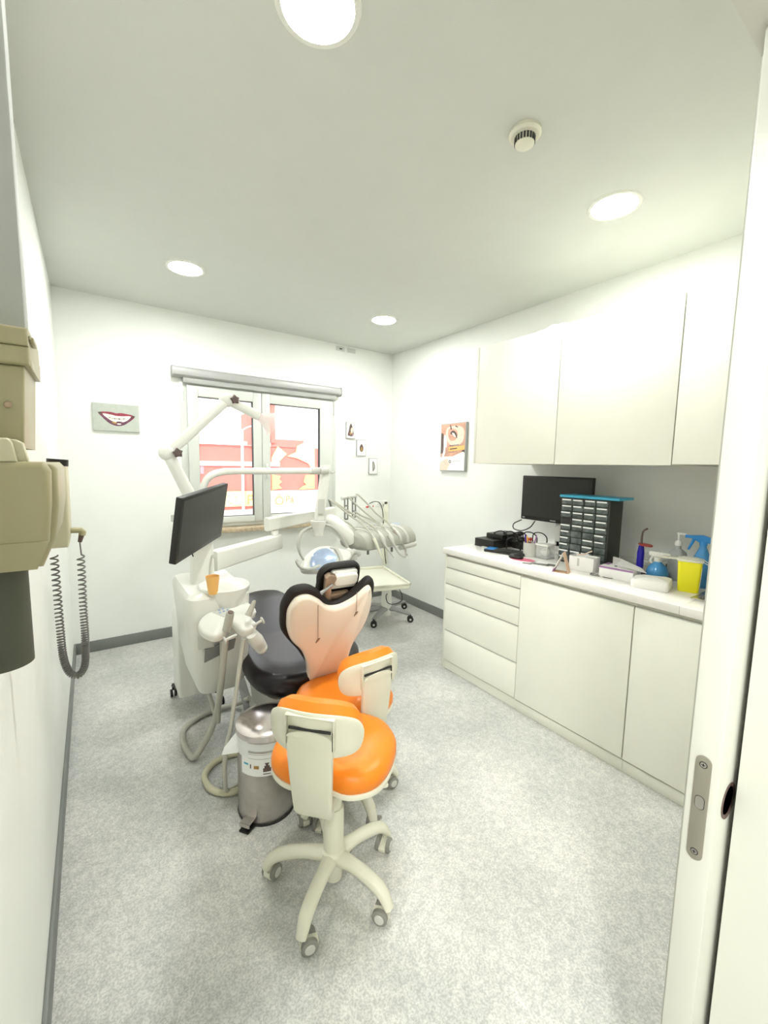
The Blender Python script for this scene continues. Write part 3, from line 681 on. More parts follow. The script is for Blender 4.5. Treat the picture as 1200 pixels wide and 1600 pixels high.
# ================================================================== DENTAL CHAIR
r_ = root('dental_chair', (0.9, 1.95, 0), 'black upholstered dental chair with a glossy cream backrest shell facing the doorway', 'dental chair')
B0 = V(0.88, 1.76, 0.48); RX = V(0.996, -0.087, 0)
AX = V(-0.035, -0.40, 0.916).normalized(); AX = (AX-RX*AX.dot(RX)).normalized(); NX = RX.cross(AX)   # points to the camera side
PB = Matrix((RX, AX, NX)).transposed().to_4x4(); PB.translation = B0
left = [(-0.018, 0.446), (-0.061, 0.462), (-0.098, 0.498), (-0.150, 0.530), (-0.198, 0.518), (-0.223, 0.462), (-0.222, 0.402), (-0.213, 0.345), (-0.188, 0.283), (-0.135, 0.211), (-0.099, 0.118), (-0.080, 0.026), (-0.076, -0.06)]
right = [(0.120, -0.06), (0.116, 0.03), (0.116, 0.119), (0.124, 0.203), (0.158, 0.297), (0.171, 0.393), (0.163, 0.471), (0.143, 0.528), (0.118, 0.527), (0.079, 0.486), (0.024, 0.452)]
ol = smooth_outline(left + right, 4)
def cushion(g, o_, steps, m_, bulge=None):
    """steps of (scale-inset, height): rings offset inward"""
    cx = sum(p[0] for p in o_)/len(o_); cy = sum(p[1] for p in o_)/len(o_); rings = []
    for off, z in steps:
        q = offset_outline(o_, off) if abs(off) < 0.03 else [(cx+(x-cx)*(1-off*2.2), cy+(y-cy)*(1-off*2.2)) for x, y in offset_outline(o_, 0.0)]
        rings.append([(x, y, z + (bulge(x, y) if bulge else 0)) for x, y in q])
    g.loft(rings, m_)
bul = lambda x, y: -0.25*x*x*0.7
g = G(); b = bmesh.new()
rings = []
for off, z in ((0.0, -0.012), (0.0, 0.012), (-0.006, 0.022), (-0.014, 0.027)):
    rings.append([(x, y, z+bul(x, y)) for x, y in offset_outline(ol, off)])
g.loft(rings, PB)
obj('backrest_shell', g, 'shell', r_)
g = G(); rings = []
big = smooth_outline([(x, y) for x, y in [(-0.018, 0.455), (-0.055, 0.480), (-0.09, 0.525), (-0.15, 0.562), (-0.215, 0.548), (-0.247, 0.475), (-0.246, 0.405), (-0.236, 0.335), (-0.20, 0.27), (-0.150, 0.20), (-0.116, 0.14), (-0.09, 0.10),
                      (-0.02, 0.06), (0.08, 0.06), (0.130, 0.11), (0.132, 0.203), (0.168, 0.297), (0.184, 0.393), (0.184, 0.475), (0.168, 0.545), (0.130, 0.56), (0.075, 0.50), (0.024, 0.462)]], 4)
for off, z in ((-0.03, -0.048), (-0.012, -0.043), (-0.004, -0.034), (-0.002, -0.02), (-0.005, -0.006), (-0.012, 0.0)):
    rings.append([(x, y, z+bul(x, y)) for x, y in offset_outline(big, off)])
g.loft(rings, PB)
obj('backrest_cushion', g, 'blackm', r_)
# seat and leg rest
seat = [(0.60, 1.86), (0.59, 2.05), (0.64, 2.30), (0.73, 2.52), (0.80, 2.86), (0.90, 2.96), (1.04, 2.96), (1.12, 2.86), (1.14, 2.52), (1.18, 2.30), (1.20, 2.05), (1.16, 1.88), (1.06, 1.78), (0.88, 1.74), (0.70, 1.76)]
so_ = smooth_outline(seat, 4); g = G(); rings = []
def sz(y): return 0.0 if y < 2.3 else 0.10*(y-2.3)
for off, z in ((-0.05, 0.395), (-0.015, 0.41), (0.0, 0.43), (0.004, 0.465), (0.0, 0.495), (-0.014, 0.512), (-0.035, 0.520)):
    rings.append([(x, y, z+sz(y)+0.06*max(0, abs(x-0.9)-0.15)) for x, y in offset_outline(so_, off)])
for s in (0.75, 0.5, 0.25, 0.05):
    q = offset_outline(so_, -0.035); cx, cy = 0.92, 2.3
    rings.append([(cx+(x-cx)*s, cy+(y-cy)*s, 0.520+sz(cy+(y-cy)*s)+0.06*max(0, abs((x-cx)*s)-0.15)) for x, y in q])
g.loft(rings)
obj('seat_cushion', g, 'black', r_)
g = G()
def rr_ring(cx, cy, w, d, z, r=0.06): return [(x+cx, y+cy, z) for x, y in rrect(w, d, r, 4)]
g.loft([rr_ring(0.90, 2.12, 0.52, 0.66, 0.402), rr_ring(0.90, 2.12, 0.50, 0.66, 0.34), rr_ring(0.90, 2.14, 0.38, 0.60, 0.26), rr_ring(0.90, 2.16, 0.34, 0.56, 0.10), rr_ring(0.90, 2.16, 0.42, 0.64, 0.045), rr_ring(0.90, 2.16, 0.44, 0.66, 0.004)])
obj('base', g, 'plastic2', r_)
g = G(); g.loft([[(0.717, 2.663, 0.1), (0.769, 2.669, 0.1), (0.74, 2.372, 0.03), (0.685, 2.392, 0.03)], [(0.702, 2.606, 0.13), (0.752, 2.612, 0.13), (0.725, 2.323, 0.06), (0.671, 2.343, 0.06)]])
obj('foot_pedal', g, 'grey', r_)
g = G(); g.tube([(0.92, 1.86, 0.35), (0.90, 1.80, 0.42), (0.895, 1.765, 0.52)], [0.05, 0.05, 0.045], 14, flat=0.6)
obj('backrest_hinge', g, 'plastic2', r_)
g = G(); g.tube([(0.70, 1.84, 0.38), (0.655, 1.85, 0.34), (0.66, 1.87, 0.22), (0.72, 1.92, 0.12)], 0.008)
obj('drain_tube', g, 'hose', r_)
# headrest
HB = PB @ Matrix.Translation(V(0.024, -0.034, -0.012)) @ Matrix.Rotation(math.radians(-6), 4, 'X')
ho = smooth_outline([(-0.094, 0.47), (-0.098, 0.540), (-0.100, 0.580), (-0.088, 0.612), (-0.062, 0.634), (-0.02, 0.640), (0.062, 0.641), (0.088, 0.630), (0.101, 0.605), (0.103, 0.54), (0.095, 0.495), (0.07, 0.47), (0.0, 0.455)], 4)
g = G(); g.loft([[(x, y, z) for x, y in offset_outline(ho, off)] for off, z in ((-0.03, -0.050), (-0.012, -0.047), (-0.003, -0.035), (0, -0.018), (-0.003, -0.005), (-0.009, 0.0), (-0.016, -0.002), (-0.019, -0.012))], HB)
hr = obj('headrest', g, 'blackm', r_)
g = G(); g.prism(rrect(0.128, 0.092, 0.014, 4, 0.020, 0.565), -0.02, 0.004, HB, 0.004, 3)
g.prism(rrect(0.112, 0.060, 0.018, 4, 0.022, 0.575), 0.0, 0.030, HB, 0.010, 3)
obj('headrest_cover', g, 'plastic', hr)
g = G()
g.prism([(-0.074, 0.478), (-0.040, 0.470), (-0.048, 0.545), (-0.030, 0.590), (-0.034, 0.606), (-0.062, 0.614), (-0.080, 0.600), (-0.078, 0.55)], 0.0, 0.036, HB, 0.006)
g.prism(rrect(0.090, 0.028, 0.005, 3, 0.002, 0.495), 0.0, 0.026, HB, 0.004).prism(rrect(0.095, 0.018, 0.004, 3, -0.002, 0.468), -0.03, 0.018, HB, 0.003)
obj('headrest_bracket', g, 'bronze', hr, 'bronze coloured hinge bracket')
g = G(); hp = lambda x, y, z: HB @ V(x, y, z)
g.tube([hp(-0.050, 0.570, 0.04), hp(-0.080, 0.552, 0.045), hp(-0.104, 0.540, 0.05), hp(-0.112, 0.515, 0.05), hp(-0.104, 0.478, 0.045)], [0.005, 0.006, 0.009, 0.009, 0.008], 10)
obj('headrest_lever', g, 'castp', hr)
for (x, x2, y0, y1) in ((-0.107, -0.075, 0.49, 0.283), (0.066, 0.088, 0.53, 0.405)):
    g = G(); q = lambda x, y, z: PB @ V(x, y, z)
    g.tube([q(x, y0, 0.030), q((x+x2)/2, (y0+y1)/2, 0.029), q(x2, y1, 0.029)], 0.0014, 6); g.prism([(x2-0.008, y1-0.018), (x2+0.004, y1-0.004), (x2+0.008, y1+0.008), (x2-0.003, y1+0.004)], 0.027, 0.031, PB)
    obj('pull_cord', g, 'bronze', r_)

# ================================================================== CUSPIDOR UNIT
r_ = root('cuspidor_unit', (0.5, 2.25, 0.34), 'white spittoon unit hung beside the chair, carrying post and swing arm', 'dental unit')
def ur(cx, cy, w, d, z, r=0.05): return [(x+cx, y+cy, z) for x, y in rrect(w, d, r, 5)]
g = G(); g.loft([ur(0.500, 2.30, 0.20, 0.34, 0.345), ur(0.500, 2.29, 0.235, 0.38, 0.39), ur(0.492, 2.27, 0.27, 0.44, 0.55), ur(0.480, 2.25, 0.275, 0.47, 0.72), ur(0.475, 2.24, 0.285, 0.49, 0.84), ur(0.475, 2.24, 0.285, 0.49, 0.875), ur(0.475, 2.25, 0.26, 0.46, 0.893)])
obj('body', g, 'plastic', r_)
g = G(); bc = Matrix.Translation(V(0.515, 2.10, 0.0))
g.lathe([(0.0, 0.868), (0.04, 0.870), (0.085, 0.885), (0.108, 0.905), (0.114, 0.908), (0.119, 0.903), (0.115, 0.86), (0.09, 0.78), (0.05, 0.72), (0.0, 0.70)], bc, 36, 1.0, 1.12)
obj('spittoon_bowl', g, 'plastic', r_)
g = G(); g.lathe([(0.0, 0.89), (0.055, 0.89), (0.052, 0.905), (0.03, 0.93), (0, 0.93)], Matrix.Translation(V(0.46, 2.30, 0)), 24)
g.loft([ur(0.447, 2.26, 0.105, 0.11, 0.885, 0.02), ur(0.447, 2.26, 0.10, 0.105, 1.145, 0.02), ur(0.447, 2.26, 0.08, 0.09, 1.155, 0.02)])
obj('post', g, 'plastic', r_)
g = G(); g.tube([(0.47, 2.21, 0.89), (0.475, 2.20, 0.98), (0.48, 2.18, 1.035), (0.485, 2.15, 1.03)], 0.005); obj('rinse_spout', g, 'plastic2', r_)
g = G(); g.box((0.37, 1.998, 0.64), (0.44, 2.012, 0.70), 0.003); obj('side_panel', g, 'plastic2', r_)
g = G(); g.sphere((0.406, 2.03, 0.629), 0.006); obj('bolt', g, 'gasket', r_)
g = G(); m_ = frame((0.455, 2.015, 0.58), (1, 0, 0), (0, -1, 0)); g.prism([(-0.06, -0.01), (0.075, 0.03), (0.085, 0.075), (-0.055, 0.055)], 0, 0.012, m_, 0.002)
obj('access_recess', g, 'grey', r_)
# swing arm, two rectangular sections and pivots
def beam(g, p0, p1, w0, h0, w1, h1, r=0.012):
    p0, p1 = Vector(p0), Vector(p1); d = (p1-p0).normalized(); s = d.cross(V(0, 0, 1)).normalized(); u = V(0, 0, 1)
    R = []
    for p, w, h_ in ((p0, w0, h0), (p1, w1, h1)):
        R.append([tuple(p + s*x + u*y) for x, y in rrect(w, h_, r, 4)])
    g.loft(R)
g = G(); beam(g, (0.50, 2.27, 0.990), (0.985, 2.60, 1.000), 0.07, 0.105, 0.06, 0.095)
g.cyl((0.955, 2.585, 1.04), (0.955, 2.585, 1.075), 0.024)
obj('lower_arm', g, 'plastic', r_)
g = G(); beam(g, (0.905, 2.60, 1.115), (1.42, 2.66, 1.165), 0.065, 0.085, 0.055, 0.075)
obj('upper_arm', g, 'plastic', r_)
# lamp pole: vertical then bend, horizontal
g = G(); g.tube([(0.463, 2.262, 1.14), (0.463, 2.262, 1.30), (0.468, 2.264, 1.38), (0.500, 2.268, 1.43), (0.56, 2.275, 1.452), (0.66, 2.287, 1.458), (0.90, 2.315, 1.460), (1.16, 2.345, 1.462)], 0.0185, 16)
obj('lamp_pole', g, 'plastic', r_)
g = G(); g.cyl((1.09, 2.337, 1.4615), (1.155, 2.3445, 1.462), 0.022); obj('pole_collar', g, 'plastic2', r_)

# assistant arm on the unit: keypad head, hose holders, hoses
g = G()
def ellring(cx, cy, z, rx, ry, n=24, tilt=0.0): return [(cx+rx*math.cos(2*PI*k/n), cy+ry*math.sin(2*PI*k/n), z + tilt*math.sin(2*PI*k/n)*ry) for k in range(n)]
HM = frame((0.468, 1.93, 0.768), (0.95, 0.0, 0.05), (0.0, -0.45, 0.9))
pod = smooth_outline([(-0.10, -0.03), (-0.105, 0.03), (-0.06, 0.075), (0.0, 0.085), (0.05, 0.11), (0.11, 0.12), (0.15, 0.08), (0.16, 0.03), (0.125, -0.005), (0.135, -0.05), (0.10, -0.085), (0.055, -0.07), (0.03, -0.005), (-0.0, -0.02), (-0.005, -0.06), (-0.055, -0.075)], 4)
g.loft([[(x, y, z) for x, y in offset_outline(pod, off)] for off, z in ((-0.014, -0.03), (-0.002, -0.022), (0, 0.0), (-0.004, 0.012), (-0.012, 0.018))], HM)
ah = obj('assistant_holder', g, 'plastic', r_)
g = G(); g.prism([(-0.035, 0.065), (0.035, 0.095), (0.05, 0.045), (0.005, 0.025)], 0.017, 0.020, HM); g.mi = 1
for k in range(6): g.prism(rrect(0.010, 0.008, 0.002, 2, -0.005+0.018*(k % 3), 0.055+0.016*(k//3)+0.004*(k % 3)), 0.020, 0.022, HM)
obj('keypad', g, ['plastic2', 'bluelens'], ah, 'grey keypad with pale blue keys')
g = G(); q = lambda x, y, z: HM @ V(x, y, z)
tip1 = (0.475, 1.84, 0.849); g.cyl((0.468, 1.86, 0.791), tip1, 0.019, 0.017).cyl((0.461, 1.87, 0.76), (0.468, 1.86, 0.791), 0.016, 0.019)
i1 = obj('suction_handpiece', g, 'hose', r_)
g = G(); g.lathe([(0, 0), (0.012, 0), (0.012, 0.003), (0, 0.003)], frame(Vector(tip1)+V(0, -0.002, 0.0), (1, 0, 0), Vector(tip1)-Vector((0.468, 1.86, 0.791)))); obj('nozzle_opening', g, 'dk', i1)
g = G(); g.tube([(0.558, 1.86, 0.812), (0.57, 1.86, 0.837), (0.586, 1.86, 0.873)], [0.015, 0.013, 0.009], smooth=False); g.cyl((0.583, 1.86, 0.864), (0.589, 1.86, 0.878), 0.007, 0.006)
obj('suction_handpiece', g, 'hose', r_)
for p0, p1 in (((0.572, 1.84, 0.767), (0.613, 1.84, 0.783)), ((0.489, 1.8, 0.758), (0.443, 1.8, 0.745))):
    p0, p1 = Vector(p0), Vector(p1); dd_ = (p1-p0).normalized(); g = G(); g.cyl(p0, p1, 0.007); g.lathe([(0, 0), (0.015, 0), (0.018, 0.004), (0.015, 0.008), (0, 0.008)], frame(p1, dd_.orthogonal(), dd_)); obj('holder_knob', g, 'plastic2', r_)
g = G(); g.tube([(0.571, 1.86, 0.724), (0.598, 1.88, 0.68), (0.625, 1.9, 0.635)], [0.026, 0.034, 0.030], 16); g.sphere((0.628, 1.9, 0.628), 0.030, (1, 1, 1))
obj('handpiece_cradle', g, 'plastic', r_)
g = G(); g.tube([(0.50, 2.10, 0.80), (0.50, 2.02, 0.77), (0.48, 1.96, 0.709)], 0.022); obj('holder_arm', g, 'plastic', r_)
# hoses
g = G(); g.tube([(0.465, 1.9, 0.704), (0.463, 1.92, 0.636), (0.46, 2, 0.413), (0.462, 2.1, 0.246), (0.424, 2.12, 0.129), (0.365, 2.14, 0.03), (0.345, 2.20, 0.018), (0.338, 2.30, 0.018), (0.37, 2.44, 0.018), (0.50, 2.52, 0.018), (0.66, 2.50, 0.03), (0.72, 2.40, 0.10)], 0.0155, 12)
obj('suction_hose', g, 'hose', r_)
g = G(); g.tube([(0.463, 1.95, 0.686), (0.467, 1.98, 0.548), (0.465, 2.04, 0.36), (0.47, 2.1, 0.199)], 0.011, 10); g.tube([(0.50, 2.3, 0.36), (0.473, 2.3, 0.267), (0.469, 2.2, 0.227), (0.467, 2.1, 0.2)], 0.011, 10)
obj('suction_hose', g, 'hose', r_)
g = G(); g.tube([(0.536, 1.86, 0.708), (0.524, 1.86, 0.644), (0.504, 1.85, 0.532), (0.482, 1.84, 0.421), (0.458, 1.82, 0.318), (0.429, 1.8, 0.235), (0.425, 1.80, 0.10), (0.455, 1.83, 0.02), (0.62, 1.90, 0.015)], 0.0095, 10)
obj('suction_hose', g, 'hose', r_)
g = G(); g.tube([(0.66, 1.97, 0.03), (0.56, 2.06, 0.018), (0.46, 2.07, 0.017), (0.385, 2.01, 0.017), (0.375, 1.93, 0.017), (0.40, 1.86, 0.017), (0.47, 1.815, 0.017), (0.60, 1.85, 0.017), (0.74, 1.96, 0.03)], 0.0145, 12)
obj('floor_hose', g, 'hosey', r_, 'yellowed drain hose looping on the floor')

# cup on the unit
cb = V(*(0.425, 1.966, 0.925)); cb = V(0.480, 2.115, 0.916)
g = G(); g.lathe([(0, 0.0), (0.020, 0.0), (0.031, 0.085), (0.029, 0.085), (0.0195, 0.004), (0, 0.004)], Matrix.Translation(V(0.440, 2.00, 0.896)), 28)
tag(obj('rinsing_cup', g, 'cupo'), 'orange plastic rinsing cup standing by the spittoon', 'cup')

# ================================================================== OPERATING LAMP
r_ = root('operating_lamp', (1.18, 2.37, 0.9), 'white dental operating lamp with blue reflector, hung from the curved pole', 'lamp')
g = G(); g.loft([[tuple(V(*c)+V(x, y, 0)) for x, y in rrect(0.055, 0.05, 0.012, 3)] for c in ((1.205, 2.37, 1.50), (1.20, 2.37, 1.42), (1.160, 2.35, 1.22), (1.150, 2.345, 1.16))])
obj('spring_arm', g, 'plastic', r_)
g = G(); g.loft([[tuple(V(*c)+V(x, y, 0)) for x, y in rrect(0.044, 0.006, 0.0028, 3)] for c in ((1.153, 2.318, 1.29), (1.147, 2.314, 1.20))]); obj('arm_cover', g, 'plastic2', r_)
g = G(); g.cyl((1.205, 2.34, 1.462), (1.150, 2.336, 1.462), 0.02); g.tube([(1.23, 2.37, 1.455), (1.25, 2.36, 1.45), (1.265, 2.36, 1.46)], 0.006); obj('pivot_joint', g, 'plastic2', r_)
g = G(); g.lathe([(0.0, 1.115), (0.030, 1.115), (0.032, 1.06), (0.036, 1.10), (0.048, 1.135), (0.050, 1.155), (0.044, 1.158), (0.036, 1.14), (0, 1.14)][0:1] + [(0.030, 1.06), (0.033, 1.10), (0.046, 1.135), (0.049, 1.155), (0.043, 1.158), (0.034, 1.140), (0.0, 1.138)], Matrix.Translation(V(1.145, 2.345, 0)), 24)
obj('arm_socket', g, 'plastic', r_)
Y_ = 2.38
g = G(); g.tube([(1.068, 2.36, 0.892), (1.03, 2.36, 0.957), (1.018, 2.36, 1.018), (1.043, 2.37, 1.081), (1.108, 2.38, 1.111), (1.173, 2.38, 1.123), (1.25, 2.38, 1.105), (1.311, 2.38, 1.051), (1.365, 2.38, 0.974), (1.4, 2.38, 0.901)], [0.011, 0.013, 0.015, 0.016, 0.016, 0.020, 0.016, 0.015, 0.014, 0.013], 14, flat=0.6)
yk = obj('yoke', g, 'plastic2', r_)
g = G(); g.sphere((1.368, 2.36, 0.93), 0.028, (1, 0.7, 1)); obj('yoke_joint', g, 'plastic', yk)
# lamp head
LH = frame((1.19, 2.34, 0.898), (0.97, 0, 0.13), (-0.10, -0.80, 0.60))
hd = smooth_outline([(-0.175, -0.025), (-0.15, 0.03), (-0.09, 0.075), (-0.02, 0.098), (0.06, 0.085), (0.13, 0.045), (0.18, 0.015), (0.175, -0.03), (0.10, -0.065), (0.0, -0.078), (-0.10, -0.06)], 4)
g = G(); g.loft([[(x*s, y*s, z) for x, y in hd] for s, z in ((0.35, -0.085), (0.7, -0.07), (0.93, -0.03), (1.0, 0.0), (0.95, 0.018), (0.86, 0.026))], LH)
lh = obj('lamp_head', g, 'plastic', r_)
g = G(); ln = smooth_outline([(-0.115, -0.035), (-0.10, 0.022), (-0.04, 0.068), (0.03, 0.068), (0.062, 0.025), (0.068, -0.02), (0.0, -0.055), (-0.07, -0.055)], 4)
g.loft([[(x*s, y*s, z) for x, y in ln] for s, z in ((1.0, 0.018), (1.0, 0.029), (0.95, 0.033), (0.6, 0.036), (0.2, 0.038))], LH); obj('reflector', g, 'bluelens', lh, 'pale blue mirrored reflector')
g = G(); g.tube([LH @ V(*p) for p in ((0.055, 0.072, 0.02), (0.085, 0.055, 0.03), (0.095, 0.015, 0.034), (0.09, -0.055, 0.028))], 0.014, 10, flat=0.35, upv=(0, -0.5, 0.8)); obj('trim_band', g, 'plastic2', lh)
g = G(); g.tube([(1.134, 2.3, 0.881), (1.065, 2.29, 0.871), (0.999, 2.28, 0.89), (0.971, 2.28, 0.928), (0.979, 2.28, 0.939)], [0.012, 0.010, 0.008, 0.007, 0.006]); obj('grab_handle', g, 'plastic2', lh)
g = G(); g.tube([(1.385, 2.38, 0.902), (1.443, 2.42, 0.915), (1.509, 2.46, 0.883)], 0.02, 10); g.box(V(*(1.429, 2.42, 0.85)), V(*(1.429, 2.42, 0.85))+V(0.05, 0.04, 0.05), 0.008); obj('rear_bracket', g, 'plastic2', r_)

# ================================================================== DELIVERY UNIT
r_ = root('delivery_unit', (1.7, 2.6, 0.9), 'white and grey instrument delivery unit with hanging hoses and handpieces', 'dental unit')
DY = 2.55
g = G(); m_ = frame((0, 0, 0), (1, 0, 0), (0, 0, 1))
g.tube([(1.312, 2.66, 1.115), (1.372, 2.63, 1.106), (1.432, 2.6, 1.06), (1.484, 2.57, 0.995), (1.51, 2.56, 0.948)], [0.035, 0.055, 0.065, 0.060, 0.045], 20, flat=0.9)
obj('dome_cover', g, 'plastic', r_)
g = G()
P0 = V(*(1.534, 2.52, 0.962)); P1 = V(*(2.08, 2.66, 0.954)); dx = (P1-P0).normalized()
m_ = frame(P0, (-dx.y*-1, dx.x*-1, 0), dx)    # profile plane: local x points to the viewer, y follows
prof = [(0.10, -0.055), (0.115, -0.02), (0.10, 0.02), (0.05, 0.060), (-0.02, 0.075), (-0.16, 0.07), (-0.18, 0.04), (-0.17, -0.05), (-0.05, -0.065)]
s_ = V(dx.y, -dx.x, 0); L = (P1-P0).length
def ex(pp, t, k=1.0): return [tuple(P0 + dx*t + s_*(x*k) + V(0, 0, 1)*(y*k)) for x, y in pp]
sp = smooth_outline(prof, 3)
g.loft([ex(sp, -0.03, 0.55), ex(sp, -0.01, 0.9), ex(sp, 0.02), ex(sp, L-0.03), ex(sp, L-0.008, 0.93), ex(sp, L, 0.8)])
obj('console', g, 'console', r_)
for t in [0.055, 0.15, 0.245, 0.34, 0.425]:
    g = G(); lp = [(x+0.004 if x > 0.03 else x, y+0.004) for x, y in prof if True]
    g.loft([ex(smooth_outline(lp, 3), t+k, 1.0) for k in (0, 0.028)]); obj('cradle_rib', g, 'plastic2', r_)
g = G(); g.loft([[(1.93, 2.58, 0.957), (2.038, 2.8, 1.029), (2.038, 2.8, 1.018), (1.93, 2.58, 0.937)], [(2.053, 2.6, 0.955), (2.127, 2.82, 1.021), (2.127, 2.82, 1.01), (2.054, 2.6, 0.924)]])
obj('side_keypad', g, ['bluelens'], r_, 'pale blue keypad at the right end')
g = G(); g.loft([[tuple(V(*c)+V(0, x, y)) for x, y in rrect(0.012, 0.05, 0.005, 2)] for c in ((2.083, 2.76, 0.983), (1.984, 2.52, 0.942))]); obj('end_panel', g, 'plastic', r_)
g = G(); g.cyl((1.903, 2.5, 0.883), (2.07, 2.53, 0.892), 0.019, 0.018); g.sphere((2.07, 2.53, 0.892), 0.018); obj('handle', g, 'plastic2', r_)
for c in ((1.627, 2.52, 0.873), (1.869, 2.56, 0.861)):
    g = G(); g.cyl(V(*c)+V(0, 0, 0.02), V(*c)+V(0, 0, -0.015), 0.009); obj('knob', g, 'grey', r_)
# mounting block under arm end
g = G(); g.box((1.36, 2.60, 1.04), (1.43, 2.68, 1.125), 0.015); obj('arm_mount', g, 'plastic', r_)
# whip-arm brackets
for pts in (((1.371, 2.7, 1.25), (1.367, 2.7, 1.163), (1.352, 2.68, 1.087)), ((1.392, 2.68, 1.256), (1.413, 2.68, 1.181), (1.403, 2.66, 1.11))):
    g = G(); g.tube(pts, 0.008, 8, flat=0.6); obj('whip_bracket', g, 'grey', r_)
for x0, c0, c1 in ((541, (1.568, 2.74, 1.25), (1.558, 2.72, 1.098)), (553, (1.647, 2.76, 1.261), (1.637, 2.74, 1.106))):
    g = G()
    a, b_ = V(*c0), V(*c1)
    for dx_ in (-0.013, 0.013): g.tube([a+V(dx_, 0, 0), b_+V(dx_, 0, 0)], 0.006, 8, smooth=False)
    for k in (0.0, 0.35, 0.7, 1.0): g.tube([a.lerp(b_, k)+V(-0.013, 0, 0), a.lerp(b_, k)+V(0.013, 0, 0)], 0.006, 8, smooth=False)
    obj('whip_bracket', g, 'grey', r_)
g = G(); g.cyl((1.53, 2.74, 1.252), (1.664, 2.76, 1.266), 0.013); obj('bracket_bar', g, 'plastic2', r_)
# hoses and handpieces
HS = [
 (((1.367, 2.68, 1.16), (1.387, 2.64, 1.136), (1.432, 2.6, 1.124), (1.487, 2.56, 1.089), (1.534, 2.54, 1.042)), None),
 (((1.392, 2.68, 1.256), (1.448, 2.63, 1.203), (1.515, 2.6, 1.142), (1.588, 2.55, 1.083), (1.609, 2.47, 1.028), (1.621, 2.43, 0.973)), ('cream', ((1.609, 2.42, 0.994), (1.618, 2.4, 0.955), (1.647, 2.36, 0.85)), (0.013, 0.012, 0.004))),
 (((1.423, 2.68, 1.245), (1.506, 2.64, 1.181), (1.591, 2.6, 1.124), (1.693, 2.54, 1.045), (1.697, 2.47, 0.993)), ('plastic2', ((1.691, 2.46, 0.995), (1.716, 2.43, 0.932), (1.77, 2.4, 0.843)), (0.012, 0.010, 0.004))),
 (((1.579, 2.74, 1.265), (1.618, 2.72, 1.226), (1.668, 2.68, 1.17), (1.745, 2.62, 1.094), (1.793, 2.56, 1.04), (1.793, 2.5, 0.981)), ('plastic2', ((1.773, 2.48, 0.995), (1.818, 2.46, 0.917), (1.852, 2.44, 0.855), (1.887, 2.43, 0.829)), (0.012, 0.010, 0.008, 0.006))),
 (((1.652, 2.76, 1.271), (1.675, 2.75, 1.276), (1.72, 2.72, 1.228), (1.789, 2.66, 1.136), (1.85, 2.6, 1.07), (1.876, 2.55, 1.016)), ('steel', ((1.861, 2.53, 1.019), (1.901, 2.5, 0.942), (1.937, 2.48, 0.873), (1.936, 2.47, 0.83)), (0.012, 0.009, 0.008, 0.006))),
 (((1.636, 2.74, 1.151), (1.681, 2.7, 1.118), (1.729, 2.64, 1.093), (1.781, 2.56, 1.041)), None),
 (((1.557, 2.72, 1.151), (1.595, 2.68, 1.139), (1.659, 2.62, 1.089), (1.721, 2.54, 1.038)), None),
]
for pts, hp_ in HS:
    obj('hose', G().tube(pts, 0.0065, 8), 'hose', r_)
    if hp_:
        g = G(); g.tube(hp_[1], list(hp_[2]), 12)
        if len(hp_[1]) == 4: g.cyl(V(*hp_[1][-1]), V(*hp_[1][-1])+V(0.012, -0.01, 0.004), 0.009)
        obj('handpiece', g, hp_[0], r_)

# ================================================================== TRAY CART
CCX, CCY = 2.30, 3.22
r_ = root('instrument_cart', (CCX, CCY, 0), 'white tray cart with a grey five-star base on black casters in the far corner', 'cart')
for k, a in enumerate((-4, -32+0, 52, 128, 212, 248)):
    if k == 1: continue
for k, (cx_, cy_) in enumerate(((2.102, 3.14), (2.476, 3.065), (2.66, 3.40), (2.30, 3.52), (2.02, 3.36))):
    c0 = V(CCX, CCY, 0.13); c1 = V(cx_, cy_, 0.075); d_ = (V(cx_, cy_, 0)-V(CCX, CCY, 0)); dn = d_.normalized(); sd = V(-dn.y, dn.x, 0)
    obj('leg', G().tube([c0, c0.lerp(c1, 0.35)+V(0, 0, 0.012), c0.lerp(c1, 0.75)+V(0, 0, 0.008), c1], [0.045, 0.034, 0.028, 0.020], 12, flat=0.7), 'castp', r_)
    g = G(); g.cyl(V(cx_, cy_, 0.075), V(cx_, cy_, 0.05), 0.008)
    for s in (-1, 1): g.lathe([(0.0, -0.008), (0.03, -0.008), (0.03, 0.008), (0, 0.012)], frame(V(cx_, cy_, 0.030)+V(0.55, 0.83, 0)*0.013*s, (0, 0, 1), V(0.55, 0.83, 0)*s), 22)
    ca = obj('caster', g, 'blackp', r_)
    obj('hub_cap', G().lathe([(0, 0.0), (0.011, 0.0), (0.009, 0.004), (0, 0.004)], frame(V(cx_, cy_, 0.030)+V(0.55, 0.83, 0)*0.0245*-1, (0, 0, 1), V(-0.55, -0.83, 0)), 16), 'plastic2', ca)
    g = G(); g.lathe([(0, 0.0), (0.011, 0.0), (0.009, 0.004), (0, 0.004)], frame(V(cx_, cy_, 0.030)+V(0.55, 0.83, 0)*0.0245, (0, 0, 1), V(0.55, 0.83, 0)), 16); obj('hub_cap', g, 'plastic2', ca)
obj('column', G().lathe([(0, 0.06), (0.045, 0.06), (0.047, 0.10), (0.052, 0.145), (0.050, 0.25), (0.040, 0.40), (0.04, 0.475), (0, 0.475)], Matrix.Translation(V(CCX, CCY, 0)), 28), 'plastic', r_)
